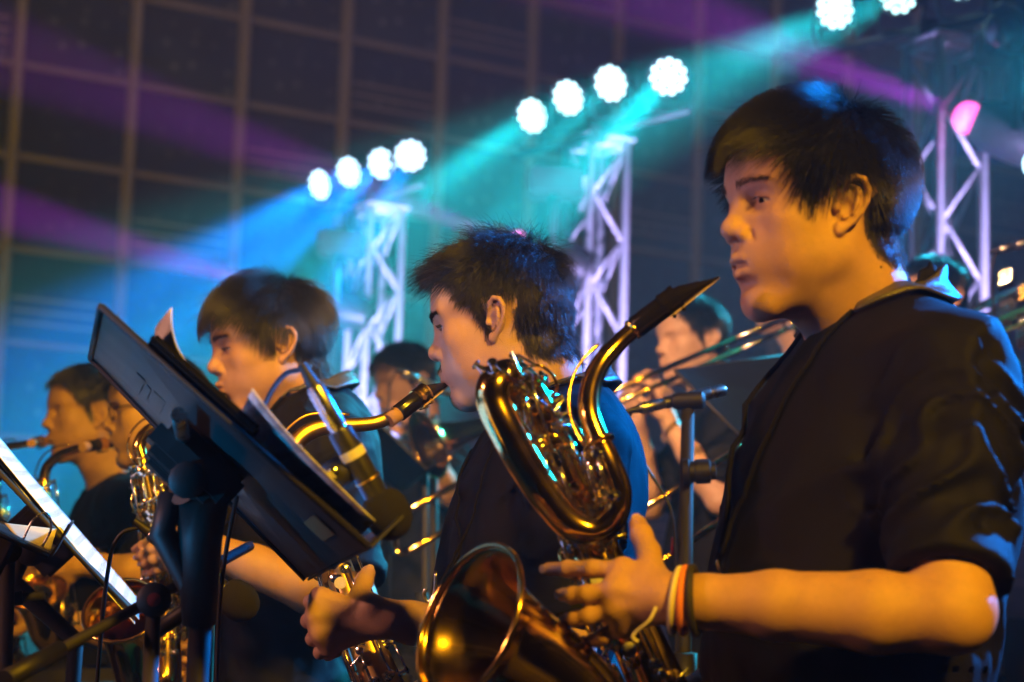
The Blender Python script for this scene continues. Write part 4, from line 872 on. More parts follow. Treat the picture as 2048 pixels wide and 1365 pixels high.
def mouthpiece(t, tip, back, down, R_=.0118, lig='brass', cork=True):
    """beak narrows to the tip on the side away from the reed; down points to the reed side"""
    tip, back = np.asarray(tip), np.asarray(back); ax = unit(tip - back); L = np.linalg.norm(tip - back); dn = unit(np.asarray(down) - ax * (np.asarray(down) @ ax))
    xs = np.array([0, .02, .42, .46, .60, .75, .9, 1.0]) * L; rv = np.array([.9, 1.0, 1.0, .98, .97, .92, .82, .72]) * R_; ru = np.array([.9, 1.0, 1.0, .98, .82, .55, .25, .09]) * R_
    P = np.array([back + ax * x + dn * (R_ * .98 - u) * (x > .45 * L) for x, u in zip(xs, ru)])
    mp = part('mouthpiece', loft(P, ru, rv, dn), 'ebonite', t)
    q0 = back + ax * L * .36 + dn * R_ * 1.0; part('reed', slab([q0 + np.cross(ax, dn) * .0065, tip + dn * R_ * .86 + np.cross(ax, dn) * .0065, tip + dn * R_ * .86 - np.cross(ax, dn) * .0065, q0 - np.cross(ax, dn) * .0065], .0016), 'reed', mp)
    lg = part('ligature', turned(back + ax * L * .36, ax, [(0, R_ * 1.07), (0, R_ * 1.13), (.003, R_ * 1.15), (.006, R_ * 1.1), (.013, R_ * 1.1), (.016, R_ * 1.15), (.020, R_ * 1.12), (.020, R_ * 1.05)], 24), lig, mp)
    sd = unit(np.cross(ax, dn))
    for x in (.004, .016): part('ligature_screw', rod(back + ax * (L * .36 + x) + dn * R_ * 1.22 - sd * .009, back + ax * (L * .36 + x) + dn * R_ * 1.22 + sd * .011, .0022, 10), lig, mp)
    if cork: part('cork', rod(back - ax * .018, back + ax * .004, R_ * .82, 18), 'cork', t)
def sax(label, tip, back, down, neck, body, bell, mats, seed, R_=.0118, keys=(), neck_key=True, group='saxophones', lig=None, cork=True, n=(40, 110, 40)):
    mb, mk, mk2 = mats
    N = spline([(*px(u, v, d), r) for u, v, d, r in neck], n[0]); B = spline([(*px(u, v, d), r) for u, v, d, r in body], n[1]); E = spline([(*px(u, v, d), r) for u, v, d, r in bell], n[2])
    t = thing('saxophone', label, 'saxophone', B[len(B) // 2][:3], group)
    tp = px(*tip) if not hasattr(tip, 'dtype') else tip; bk = px(*back)
    mouthpiece(t, tp, bk, down, R_, lig or mk, cork)
    nk = part('neck', tube(N[:, :3], N[:, 3], 20), mb, t)
    if neck_key:
        Pn, Tn, Un, Wn = frames(N[:, :3]); sd = unit(CAM - Pn[len(Pn) // 2]); o = [Pn[i] + unit(np.cross(np.cross(Tn[i], sd), Tn[i]) * .3 + np.cross(sd, Tn[i]) * s) * (N[i, 3] + .005 + .006 * math.sin(PI * k / 5)) for k, (i, s) in enumerate([(int(x), -1) for x in np.linspace(len(N) * .3, len(N) * .98, 6)])]
        part('octave_key', tube(spline(o, 24), .0017, 8), mk, nk)
    part('collar_ring', ring(N[-1][:3], N[-1][:3] - N[-3][:3], N[-1][3] + .001, .0035, 24), mk, t); part('collar_ring', ring(N[0][:3], N[2][:3] - N[0][:3], N[0][3] + .0005, .0025, 24), mk, t)
    part('body_tube', tube(B[:, :3], B[:, 3], 26), mb, t)
    be = part('bell', tube(E[:, :3], E[:, 3], 44, caps=False), mb, t)
    part('bell_rim', ring(E[-1][:3], E[-1][:3] - E[-3][:3], E[-1][3], .0032, 56, 10), mk, be)
    for k_ in keys:
        i0, i1 = int(k_[0] * len(B)), int(k_[1] * len(B)); keywork(t, B[i0:i1, :3], B[i0:i1, 3], mk, mk2, seed + i0, *k_[2:3], **(k_[3] if len(k_) > 3 else {}))
    return t, B, N
dnA = RC @ np.array([.55, -.8, .1])
bari, BB, BN = sax('big brass saxophone with looped upper tube held by the tallest player', (1426, 538, 2.09), (1270, 657, 2.10), RC @ np.array([.62, -.78, 0.0]),
    [(1266, 660, 2.10, .0092), (1234, 690, 2.095, .0096), (1202, 728, 2.085, .0103), (1182, 775, 2.07, .0110), (1179, 828, 2.055, .0116), (1198, 883, 2.045, .0122)],
    [(1198, 883, 2.045, .0126), (1222, 935, 2.04, .0130), (1238, 985, 2.04, .0134), (1228, 1033, 2.04, .0142), (1190, 1062, 2.04, .0156), (1143, 1048, 2.04, .0170), (1098, 998, 2.04, .0182), (1050, 925, 2.04, .0190), (1013, 858, 2.04, .0195), (990, 805, 2.045, .0197), (994, 768, 2.05, .0198), (1024, 756, 2.07, .0199), (1056, 785, 2.078, .0196), (1086, 842, 2.082, .0196), (1122, 920, 2.085, .0200), (1168, 1030, 2.09, .0215), (1215, 1150, 2.07, .0245), (1275, 1280, 2.055, .0275), (1335, 1420, 2.05, .031), (1366, 1520, 2.04, .034), (1345, 1600, 2.0, .036), (1290, 1590, 1.98, .036)],
    [(1290, 1590, 1.98, .036), (1235, 1490, 1.975, .034), (1180, 1395, 1.97, .034), (1115, 1332, 1.965, .037), (1052, 1294, 1.96, .043), (1004, 1271, 1.955, .053), (966, 1257, 1.948, .066), (944, 1249, 1.942, .0775), (937, 1246, 1.94, .081)],
    ('brass', 'brass', 'silver'), 11, R_=.0122, lig='ebonite', cork=False,
    keys=[(.0, .12, (60, 110, 85), dict(cup=.007, spacing=.02, pearls=0, guards=0)), (.47, .74, (5, -35, 45, -70), dict(cup=.0095, spacing=.0125, pearls=0, guards=3)), (.5, .74, (80, 100, 60), dict(cup=.008, spacing=.017, pearls=0, guards=1)), (.70, .86, (25, 85, -35, 60), dict(cup=.013, spacing=.019, pearls=3, guards=2)), (.56, .80, (130, 160), dict(cup=.012, spacing=.03, pearls=0, guards=0))], n=(40, 150, 50))
m2 = mouth_at(PE[2], 9.6, -4.35)
ten, TB, TN = sax('satin gold saxophone with black mouthpiece played by the spiky haired player', m2, (796, 828, 2.655), RC @ np.array([.35, -.93, 0]),
    [(790, 831, 2.655, .0088), (752, 846, 2.65, .0092), (705, 851, 2.64, .0098), (655, 853, 2.63, .0106), (612, 868, 2.62, .0115), (583, 902, 2.61, .0122), (584, 945, 2.60, .0127), (606, 965, 2.595, .013)],
    [(606, 965, 2.595, .0145), (632, 1020, 2.585, .0150), (668, 1110, 2.56, .0175), (706, 1220, 2.53, .0205), (750, 1330, 2.50, .0235), (795, 1440, 2.48, .027), (812, 1530, 2.46, .030), (790, 1590, 2.44, .031)],
    [(790, 1590, 2.44, .031), (748, 1640, 2.41, .032), (700, 1640, 2.38, .034), (678, 1600, 2.36, .039), (664, 1560, 2.345, .050), (654, 1530, 2.335, .066), (651, 1518, 2.33, .072)],
    ('brass_satin', 'brass_satin', 'silver'), 23, R_=.0122, lig='brass', keys=[(.06, .62, (15, 65, -45), dict(cup=.010, spacing=.024, pearls=2)), (.1, .6, (120, 150), dict(cup=.009, spacing=.04, pearls=0, guards=0))])
m3 = mouth_at(PE[3])
alt, AB, AN = sax('gold saxophone played by the shaggy haired player behind the big stand', m3, (392, 822, 3.33), RC @ np.array([.3, -.95, 0]),
    [(388, 824, 3.33, .0085), (355, 838, 3.33, .009), (322, 850, 3.33, .0095), (294, 864, 3.325, .0103), (279, 890, 3.32, .011), (284, 918, 3.315, .0115)],
    [(284, 918, 3.315, .0125), (291, 955, 3.31, .0135), (301, 1010, 3.305, .0155), (312, 1080, 3.30, .0178), (322, 1180, 3.28, .021), (331, 1290, 3.26, .025), (326, 1370, 3.24, .028), (300, 1400, 3.2, .030)],
    [(300, 1400, 3.2, .030), (278, 1370, 3.16, .032), (265, 1320, 3.14, .034), (256, 1275, 3.12, .038), (249, 1245, 3.105, .046), (245, 1228, 3.095, .056), (243, 1222, 3.09, .060)],
    ('brass', 'brass', 'silver'), 37, keys=[(.05, .75, (10, 60, -50), dict(cup=.011, spacing=.02, pearls=2)), (.05, .7, (-80, 100), dict(cup=.009, spacing=.03, pearls=0, guards=1))])
m4 = mouth_at(PE[4])
sax('dark gold saxophone played by the player in glasses', m4, (176, 893, 4.05), RC @ np.array([.3, -.95, 0]),
    [(172, 894, 4.05, .0085), (148, 900, 4.05, .009), (118, 912, 4.05, .0098), (94, 935, 4.045, .0106), (87, 962, 4.04, .0113)], [(87, 962, 4.04, .0125), (92, 1010, 4.03, .014), (102, 1080, 4.02, .017), (116, 1180, 4.0, .021), (124, 1250, 3.98, .024), (110, 1290, 3.95, .026)],
    [(110, 1290, 3.95, .026), (92, 1270, 3.92, .03), (84, 1230, 3.9, .036), (78, 1195, 3.89, .05), (76, 1185, 3.885, .056)], ('brass', 'brass', 'silver'), 41, lig='brass', keys=[(.0, .8, (10, 60, -50), dict(cup=.011, spacing=.03, pearls=1))], n=(24, 50, 24))
m5 = mouth_at(PE[5])
sax('gold saxophone at the left edge of the picture', m5, (66, 886, 4.55), RC @ np.array([.3, -.95, 0]),
    [(64, 887, 4.55, .0085), (40, 890, 4.55, .009), (12, 896, 4.55, .0098), (-10, 918, 4.545, .0106), (-14, 950, 4.54, .0113)], [(-14, 950, 4.54, .0125), (-8, 1010, 4.5, .015), (4, 1120, 4.4, .018), (16, 1260, 4.3, .022), (28, 1390, 4.2, .026), (20, 1430, 4.17, .027)],
    [(20, 1430, 4.17, .027), (0, 1420, 4.14, .03), (-14, 1380, 4.12, .036), (-24, 1330, 4.1, .05), (-27, 1318, 4.1, .056)], ('brass', 'brass', 'silver'), 43, keys=[(.1, .95, (10, 60, -50), dict(cup=.012, spacing=.026, pearls=1))], n=(24, 50, 24))
def trombone(label, a, b, off, bell, m='brass', r=.0072):
    """hand slide between a and b, its second leg at off; bell section: list of (u, v, d, r)"""
    A, B = px(*a), px(*b); o = np.asarray(off, float); t = thing('trombone', label, 'trombone', (A + B) / 2, 'trombones in the back row')
    d = unit(B - A); part('slide_tube', rod(A, B, r, 14), m, t); part('slide_tube', rod(A + o, B + o, r, 14), m, t)
    part('slide_bow', tube(spline([B, B + d * .035 + o * .1, B + d * .05 + o * .5, B + d * .035 + o * .9, B + o], 18), r * 1.05, 12), m, t)
    part('inner_slide', rod(A - d * .25, A, r * .8, 12), 'silver', t); part('inner_slide', rod(A + o - d * .22, A + o, r * .8, 12), 'silver', t)
    for x in (.03, -.15): part('brace', rod(A + d * x, A + d * x + o, .004, 8), m, t)
    mo = A - d * .25; part('mouthpiece', turned(mo, -d, [(0, .006), (.03, .006), (.05, .011), (.06, .0135), (.064, .0135), (.064, .01), (.055, .003)], 18), 'silver', t)
    E = spline([(*px(u, v, dd), rr) for u, v, dd, rr in bell], 40); be = part('bell', tube(E[:, :3], E[:, 3], 36, caps=False), m, t); part('bell_rim', ring(E[-1][:3], E[-1][:3] - E[-3][:3], E[-1][3], .003, 40, 8), m, be)
    return t
up_ = np.array([0, 0, 1.0])
trombone('trombone slanting across the face of the blue haired player', (1470, 678, 4.75), (1185, 800, 4.55), (px(1480, 700, 4.95) - px(1470, 678, 4.75)), [(1480, 676, 4.8, .008), (1560, 642, 4.85, .0085), (1640, 610, 4.9, .009), (1720, 580, 4.95, .012), (1740, 600, 5.0, .013), (1700, 625, 5.02, .018), (1660, 640, 5.04, .03), (1640, 648, 5.05, .06), (1630, 652, 5.06, .09)])
trombone('trombone whose paired slide runs under the black stand at right', (1500, 884, 4.2), (1290, 1016, 3.95), px(1500, 1004, 4.15) - px(1500, 884, 4.2), [(1500, 1004, 4.15, .008), (1580, 970, 4.3, .009), (1650, 930, 4.4, .011), (1640, 890, 4.45, .012), (1600, 890, 4.45, .014), (1560, 910, 4.4, .02), (1530, 925, 4.38, .04), (1520, 930, 4.37, .07)])
trombone('trombone with bright paired slide behind the second player forearm', (1010, 918, 4.6), (822, 1018, 4.35), px(1010, 996, 4.5) - px(1010, 918, 4.6), [(1060, 890, 4.8, .008), (1120, 860, 4.9, .01), (1130, 830, 4.95, .012), (1080, 830, 4.95, .016), (980, 850, 4.9, .022), (905, 872, 4.85, .035), (870, 884, 4.83, .06), (855, 890, 4.82, .085)])
def trumpet(label, a, b, m='brass', twist=up_):
    """lead pipe from the lips at a towards b, bell at b, three valves below"""
    A, B = px(*a), px(*b); d = unit(B - A); w = unit(np.cross(d, twist)); u = np.cross(w, d); t = thing('trumpet', label, 'trumpet', (A + B) / 2, 'trumpets in the back row'); q = lambda x, y, z=0: A + d * x + u * y + w * z
    part('mouthpiece', turned(q(0, 0), d, [(0, .009), (.004, .0135), (.008, .0135), (.02, .008), (.03, .005), (.08, .0055)], 18), 'silver', t)
    part('lead_pipe', tube(spline([q(.07, 0), q(.2, 0), q(.42, 0), q(.455, -.012), q(.465, -.03), q(.455, -.048), q(.42, -.06), q(.26, -.06)], 40), .0062, 12), m, t)
    for k in range(3):
        v = part('valve', rod(q(.235 + .024 * k, -.085), q(.235 + .024 * k, .035), .0105, 16), 'silver', t); part('valve_cap', turned(q(.235 + .024 * k, .035), u, [(0, .012), (.006, .012), (.007, .004), (.03, .004), (.03, .008), (.033, .008), (.034, .002)], 14), m, v)
    E = spline([(*q(.30, -.03, .012), .006), (*q(.16, -.03, .02), .0062), (*q(.13, -.015, .02), .0063), (*q(.14, .0, .02), .0065), (*q(.22, .004, .016), .007), (*q(.36, .002, .012), .010), (*q(.46, 0, .012), .018), (*q(.51, 0, .012), .034), (*q(.53, 0, .012), .06)], 50)
    be = part('bell', tube(E[:, :3], E[:, 3], 32, caps=False), m, t); part('bell_rim', ring(E[-1][:3], E[-1][:3] - E[-3][:3], E[-1][3], .0022, 36, 8), m, be); part('tuning_slide', tube(spline([q(.22, -.02, -.02), q(.3, -.02, -.025), q(.33, -.035, -.025), q(.3, -.05, -.025), q(.22, -.05, -.02)], 24), .006, 10), m, t)
trumpet('trumpet of the bowed player behind the cyan edged stand', (815, 838, 5.65), (930, 905, 5.2)) if False else trumpet('trumpet catching green light in front of the bowed player', (768, 842, 5.95), (900, 905, 5.35))
trumpet('trumpet at the right edge over the tallest player shoulder', (1915, 640, 5.3), (2060, 572, 4.95), 'silver')
trumpet('gold trumpet at the right edge below the pale one', (1960, 665, 5.1), (2110, 600, 4.7))
# ---------------------------------------------------------------- music stands and papers
def music_stand(label, q, back_m='desk_back', foot=None, lip=True, post_r=.011, bracket=True, group='music stands'):
    """q: desk corners near-top, near-bottom, far-bottom, far-top (world); the desk is seen from whichever side the corners say"""
    q = [np.asarray(p) for p in q]; c = sum(q) / 4; n = unit(np.cross(q[1] - q[0], q[3] - q[0])); n = n if n[2] > 0 else -n
    base = np.array([c[0], c[1], GZ]) if foot is None else np.array([foot[0], foot[1], GZ]); t = thing('music_stand', label, 'music stand', base, group)
    me = slab([p - n * .0 for p in q], .003, .0008); part('desk', me, back_m, t); dn = unit((q[1] + q[2]) / 2 - (q[0] + q[3]) / 2)
    lo_e = [q[1], q[2]]; part('ledge', slab([q[1] + dn * .001, q[2] + dn * .001, q[2] + n * .045 + dn * .004, q[1] + n * .045 + dn * .004], .003, .0006), back_m, t)
    for a, b in ((q[0], q[1]), (q[3], q[2]), (q[0], q[3])): part('edge', rod(a - n * .001, b - n * .001, .0035, 8), 'stand_black', t)
    w = unit(q[3] - q[0]); k = c - n * .02
    part('hinge', box(k - n * .012, (.05, .022, .03), np.stack([dn, w, n], 1), .006), 'plastic_black', t)
    kb = part('hinge_knob', turned(k - n * .03 - w * .03, -w, [(0, .008), (.02, .008), (.021, .018), (.04, .02), (.044, .014), (.045, .003)], 14), 'plastic_black', t)
    j = k - n * .045; part('post', tube(np.array([j, j - n * .015 - up_ * .03, np.array([base[0], base[1], j[2] - .12]), np.array([base[0], base[1], .55]), np.array([base[0], base[1], .20])]), [post_r * 1.3, post_r * 1.35, post_r * 1.2, post_r, post_r], 14), 'plastic_black', t)
    part('clutch', rod((base[0], base[1], .52), (base[0], base[1], .6), post_r * 1.8, 16), 'plastic_black', t)
    for i in range(3):
        a = 2 * PI * i / 3 + .4; f = np.array([math.cos(a), math.sin(a), 0]); part('leg', tube(np.array([base + up_ * .36, base + up_ * .18 + f * .12, base + up_ * .012 + f * .3]), .008, 8), 'plastic_black', t)
    return t, q, n, dn, w
def paper(label, q, n, m='sheet', lift=.004, curl=0.0, seed=0):
    """a sheet over four corners, gently curled"""
    rn = np.random.RandomState(seed); q = [np.asarray(p, float) + n * lift for p in q]; G = 12; V, UV = [], []
    for i in range(G + 1):
        for j in range(G + 1):
            a, b = i / G, j / G; p = (q[0] * (1 - a) + q[1] * a) * (1 - b) + (q[3] * (1 - a) + q[2] * a) * b
            V.append(p + n * (curl * ((1 - a) ** 3) + .003 * math.sin(a * 5 + b * 3 + seed) * a * (1 - a) + curl * .5 * (b - .5) ** 2))
    Fc = [(i * (G + 1) + j, (i + 1) * (G + 1) + j, (i + 1) * (G + 1) + j + 1, i * (G + 1) + j + 1) for i in range(G) for j in range(G)]
    c = sum(q) / 4; X = unit(q[3] - q[0]); Y = unit(q[0] - q[1]); Z = np.cross(X, Y); M = np.stack([X, Y, Z], 1)
    me = mesh_np('sheet', (np.array(V) - c) @ M, np.array(Fc)); me.materials.append(MATS[m]); o = bpy.data.objects.new('sheet_music' if m == 'sheet' else 'card', me); col.objects.link(o); o.matrix_world = Matrix.Translation(c) @ Matrix(M).to_4x4()
    s = o.modifiers.new('thick', 'SOLIDIFY'); s.thickness = .0012; return tagm(o, label, 'paper')
t, q, n, dn, w = music_stand('big music stand seen from below with blue lit back in front of the second player', [px(203, 612, 1.93), px(738, 1092, 1.93), px(612, 1158, 2.36), px(182, 716, 2.36)], foot=px(398, 1300, 2.13))
L = lambda a, b: (q[0] * (1 - a) + q[1] * a) * (1 - b) + (q[3] * (1 - a) + q[2] * a) * b
for i, (a, b, la, lb) in enumerate(((.17, .48, .035, .30), (.215, .52, .02, .24), (.245, .50, .05, .27))):   # worn maker's print on the back
    part('print', slab([L(a, b) - n * .0006, L(a + la, b) - n * .0006, L(a + la, b + lb) - n * .0006, L(a, b + lb) - n * .0006], .0004), 'print_grey', t)
part('sticker', slab([L(.84, .18) - n * .0009, L(.92, .18) - n * .0009, L(.92, .36) - n * .0009, L(.84, .36) - n * .0009], .0004), 'sticker', t)
br = part('bracket', box(L(.47, .45) - n * .035, (.05, .04, .02), np.stack([dn, w, n], 1), .01), 'plastic_black', t); part('bracket_bar', rod(L(.36, .15) - n * .02, L(.50, .9) - n * .02, .008, 12), 'mic_metal', t)
part('bracket_arm', tube(np.array([L(.5, .45) - n * .05, px(408, 980, 2.13), px(400, 1080, 2.13), px(398, 1250, 2.13)]), [.026, .030, .024, .018], 14), 'plastic_black', t)
folder = part('folder', slab([L(.16, -.03) + n * .005, L(.56, -.03) + n * .005, L(.56, .95) + n * .005, L(.16, .95) + n * .005], .009, .003), 'matt_black'); tagm(folder, 'black folder standing on the big music stand', 'folder')
paper('sheets of music curling up at the head of the big stand', [L(.13, .02), L(.34, .02), L(.34, .5), L(.13, .5)], n, lift=.014, curl=.03, seed=2)
paper('blue lit sheets lying along the lower half of the big stand', [L(.50, -.10), L(1.0, -.03), L(.99, .9), L(.50, .9)], n, lift=.014, curl=.012, seed=5)
t, q, n, dn, w = music_stand('music stand with white pages at the lower left', [px(-58, 884, 2.72), px(266, 1226, 2.72), px(285, 1223, 3.12), px(-50, 871, 3.12)], foot=px(150, 1300, 2.95))
L2 = lambda a, b: (q[0] * (1 - a) + q[1] * a) * (1 - b) + (q[3] * (1 - a) + q[2] * a) * b
paper('white page of music on the lower left stand', [L2(.02, .03), L2(.99, .03), L2(.99, .95), L2(.02, .95)], n, lift=.010, curl=.006, seed=7)
paper('second white page under the top one on the lower left stand', [L2(.05, .05), L2(.98, .01), L2(.98, .9), L2(.05, .9)], n, lift=.006, curl=.004, seed=8)
t, q, n, dn, w = music_stand('music stand cut by the left edge holding a cream card', [px(-180, 985, 2.45), px(98, 1112, 2.45), px(112, 1096, 2.8), px(-150, 970, 2.8)], foot=px(-60, 1300, 2.6))
L3 = lambda a, b: (q[0] * (1 - a) + q[1] * a) * (1 - b) + (q[3] * (1 - a) + q[2] * a) * b
c0 = px(96, 1106, 2.52); cardq = [px(14, 1050, 2.60), px(40, 1088, 2.50), c0, px(117, 1060, 2.62)]
paper('cream card clipped to the stand at the left edge', cardq, unit(CAM - cardq[0]) * .2 + up_ * .8, m='card', lift=.002, seed=9)
part('clip', tube(spline([L3(.80, .1), L3(.80, .1) + n * .03, L3(.86, .12) + n * .045, L3(.93, .15) + n * .03, L3(.93, .16) + n * .005], 20), .0015, 8), 'mic_metal', t)
music_stand('black music stand seen edge on behind the tallest player chest', [px(1350, 741, 4.05), px(1527, 918, 4.0), px(1820, 880, 4.4), px(1640, 702, 4.45)], 'matt_black', foot=px(1600, 1000, 4.35))
music_stand('music stand with a cyan lit edge left of the second player sax', [px(655, 747, 4.9), px(853, 938, 4.75), px(800, 985, 5.15), px(628, 815, 5.25)], 'matt_black', foot=px(735, 1000, 5.05))
# ---------------------------------------------------------------- microphones
def cable(name, pts_, r=.0028, label=None, parent=None):
    P = spline([px(*p) if len(p) == 3 and abs(p[0]) > 3.2 else p for p in pts_], 60); me = tube(P, r, 8)
    return part(name, me, 'cable', parent)
def microphone(label, a, b, foam_r=None, wire=None, tape=True, R_=.0115, body='mic_body', plug=True):
    """plug at a, capsule end at b"""
    A, B = px(*a), px(*b); d = unit(B - A); L_ = np.linalg.norm(B - A); t = thing('microphone', label, 'microphone', (A + B) / 2, 'microphones of the band'); q = lambda x: A + d * x * L_
    part('strain_relief', turned(A - d * .025, d, [(0, .0042), (.012, .0055), (.026, .0075)], 14), 'cable', t)
    part('plug', turned(A, d, [(0, .008), (.003, .0098), (L_ * .26, .0098), (L_ * .27, .0088), (L_ * .29, .0088)], 22), 'mic_metal', t)
    part('shaft', turned(q(.29), d, [(0, R_ * .93), (.003, R_), (L_ * .52, R_ * 1.02), (L_ * .53, R_ * .9)], 24), body, t)
    if tape: part('tape_band', turned(q(.42), d, [(0, R_ * 1.0), (.0005, R_ * 1.05), (L_ * .055, R_ * 1.05), (L_ * .056, R_ * 1.0)], 24), 'tape', t)
    part('switch_ring', ring(q(.62), d, R_ * 1.02, .0012, 24, 8), 'brass_satin', t)
    if foam_r:
        me = turned(q(.80) - d * foam_r * .6, d, [(foam_r * x, foam_r * y) for x, y in ((0, .55), (.1, .72), (.4, .92), (.8, 1.0), (1.2, 1.0), (1.6, .88), (1.9, .66), (2.08, .38), (2.15, .05))], 32); part('foam_windscreen', me, 'foam', t)
    else: part('grille', turned(q(.80), d, [(0, R_ * .95), (L_ * .18, R_ * .95), (L_ * .2, R_ * .7), (L_ * .2, .001)], 24), 'mic_metal', t)
    if wire: cable('lead', [A - d * .02] + [px(*p) for p in wire], parent=t)
    return t
def cable(name, pts_, r=.0028, parent=None): return part(name, tube(spline(pts_, 60), r, 8), 'cable', parent)
microphone('large foam tipped microphone slanting across the second player sax', (628, 772, 1.97), (800, 1072, 1.99), .0235, [(600, 740, 1.975), (572, 748, 2.0), (545, 780, 2.05), (520, 835, 2.12), (500, 900, 2.2), (470, 1010, 2.3), (440, 1200, 2.32), (430, 1500, 2.3)], R_=.0125)
microphone('foam tipped microphone with white label low behind the big stand post', (300, 1066, 2.50), (505, 1225, 2.50), .0245, [(275, 1056, 2.5), (248, 1064, 2.5), (228, 1090, 2.5), (218, 1130, 2.5), (205, 1230, 2.5), (190, 1420, 2.5)], R_=.0118)
microphone('slim microphone on the stand right of the second player', (1278, 818, 3.35), (1450, 780, 3.4), None, [(1262, 826, 3.35), (1256, 850, 3.35), (1275, 905, 3.35), (1312, 965, 3.34), (1340, 1015, 3.33), (1350, 1080, 3.33), (1352, 1200, 3.33), (1352, 1420, 3.33)], R_=.0105)
microphone('microphone with chrome plug between the left stands', (58, 988, 2.95), (150, 1098, 3.0), None, [(45, 960, 2.95), (30, 945, 2.98), (0, 960, 3.0), (-40, 1040, 3.0), (-60, 1300, 3.0)], R_=.0115)
microphone('thin pale microphone over the bowed player', (808, 746, 5.3), (905, 790, 5.35), None, [(792, 744, 5.3), (780, 770, 5.3), (778, 830, 5.3), (780, 960, 5.3), (780, 1200, 5.3)], R_=.012, body='mic_metal', tape=False)
microphone('pale microphone at the right edge above the trumpets', (2000, 500, 4.6), (2120, 470, 4.6), None, [(1990, 508, 4.6), (1984, 540, 4.6), (1985, 590, 4.6), (1995, 700, 4.6), (2010, 1000, 4.6)], R_=.0125, body='mic_metal', tape=False)
def mic_stand(label, foot, top, boom=None, clutch=True, r=.0095, red=False):
    """post from the floor to top (world), optional boom (a, b)"""
    top = np.asarray(top); base = np.array([foot[0], foot[1], GZ]); t = thing('microphone_stand', label, 'microphone stand', base, 'microphone stands')
    part('post', tube(np.array([base + up_ * .02, base + up_ * (top[2] - GZ) * .5, top]), [r * 1.15, r * 1.15, r * .85], 14), 'stand_black', t); part('sleeve', rod(base + (top - base) * .5, base + (top - base) * .62, r * 1.8, 14), 'plastic_black', t)
    for i in range(3):
        a = 2 * PI * i / 3 + .9; f = np.array([math.cos(a), math.sin(a), 0]); part('leg', rod(base + up_ * .10, base + f * .28 + up_ * .012, .007, 8), 'stand_black', t)
    if boom is not None:
        A, B = boom; d = unit(B - A); part('boom', rod(A, B, .0062, 12), 'stand_black', t); part('weight', rod(A - d * .02, A + d * .07, .010, 14), 'plastic_black', t)
        s = unit(CAM - top); k = part('clutch', turned(top - s * .02, s, [(0, .014), (.02, .015), (.024, .019), (.034, .019), (.038, .014), (.039, .002)], 16), 'plastic_black', t)
        if red: part('clutch_cap', turned(top + s * .019, s, [(0, .0075), (.003, .0075), (.004, .002)], 14), 'red_dot', k)
    return t
tp = px(308, 1200, 2.16); mic_stand('boom microphone stand with a red capped clutch at the lower left', px(308, 1300, 2.16), tp, (px(36, 1346, 2.0), px(500, 1092, 2.40)), red=True)
clip = thing('microphone_clip', 'black clip with a silver bolt holding the large microphone', 'clip', px(690, 945, 1.985)); ca, cb = px(640, 968, 1.99), px(712, 925, 1.985); part('clip_arm', loft(np.array([ca, ca * .6 + cb * .4, cb]), [.015, .016, .014], [.011, .012, .012], up_), 'plastic_black', clip); sN = unit(CAM - px(668, 945, 1.98)); part('bolt', turned(px(666, 946, 1.975), sN, [(0, .006), (.004, .006), (.005, .004), (.0055, .001)], 6), 'silver', clip)
tp2 = px(396, 1180, 2.50); mic_stand('microphone stand hidden behind the big music stand post', px(420, 1300, 2.5), px(420, 1160, 2.52), (px(330, 1250, 2.5), px(440, 1176, 2.5)))
ms = mic_stand('black microphone stand with a ribbed clamp right of the second player', px(1366, 1300, 3.36), px(1376, 815, 3.36), r=.013)
s_ = RC @ np.array([1, .05, .1]); part('clamp', turned(px(1366, 945, 3.34), s_, [(0, .022), (.01, .024), (.012, .018), (.02, .018), (.022, .021), (.045, .021), (.047, .015), (.055, .015), (.056, .002)], 18), 'plastic_black', ms); part('top_joint', turned(px(1345, 803, 3.36), s_, [(0, .012), (.01, .015), (.05, .015), (.055, .01), (.056, .002)], 16), 'plastic_black', ms); part('tape_mark', rod(px(1347, 1075, 3.34), px(1345, 1110, 3.34), .004, 8), 'red_dot', ms)
mic_stand('thin dark microphone stand in front of the bowed player', px(868, 1300, 5.0), px(868, 830, 5.0), r=.011)
mic_stand('thin brown lit microphone stand beside the dark one', px(850, 1300, 4.9), px(852, 800, 4.9), r=.008)
mic_stand('stubby microphone stand at the left edge', px(20, 1300, 2.7), px(16, 1100, 2.7), (px(-60, 1210, 2.7), px(90, 1190, 2.72)), r=.012)
# ---------------------------------------------------------------- straps, bracelets, glasses, chairs
def band(P, W_, width, thick, fields, clear=.003):
    """a strap along P lying on the fields; W_ gives its breadth direction at each point"""
    P = np.asarray(P, float); n = len(P); V = []
    rows = 5
    for j in range(rows):
        o = (j / (rows - 1) - .5); V.append(P + W_ * (o * np.asarray(width))[:, None])
    V = np.stack(V, 1).reshape(-1, 3)
    for _ in range(10):
        d = np.min([f(V, .08) for f in fields], 0); e = 1e-3
        G = np.stack([np.min([f(V + np.eye(3)[a] * e, .08) for f in fields], 0) - d for a in range(3)], 1); G /= np.linalg.norm(G, axis=1, keepdims=True) + 1e-9
        V = V + G * np.clip(clear - d, 0, .02)[:, None] * .8
    Fc = [(i * rows + j, i * rows + j + 1, (i + 1) * rows + j + 1, (i + 1) * rows + j) for i in range(n - 1) for j in range(rows - 1)]
    me = mesh_np('band', V, np.array(Fc)); return me
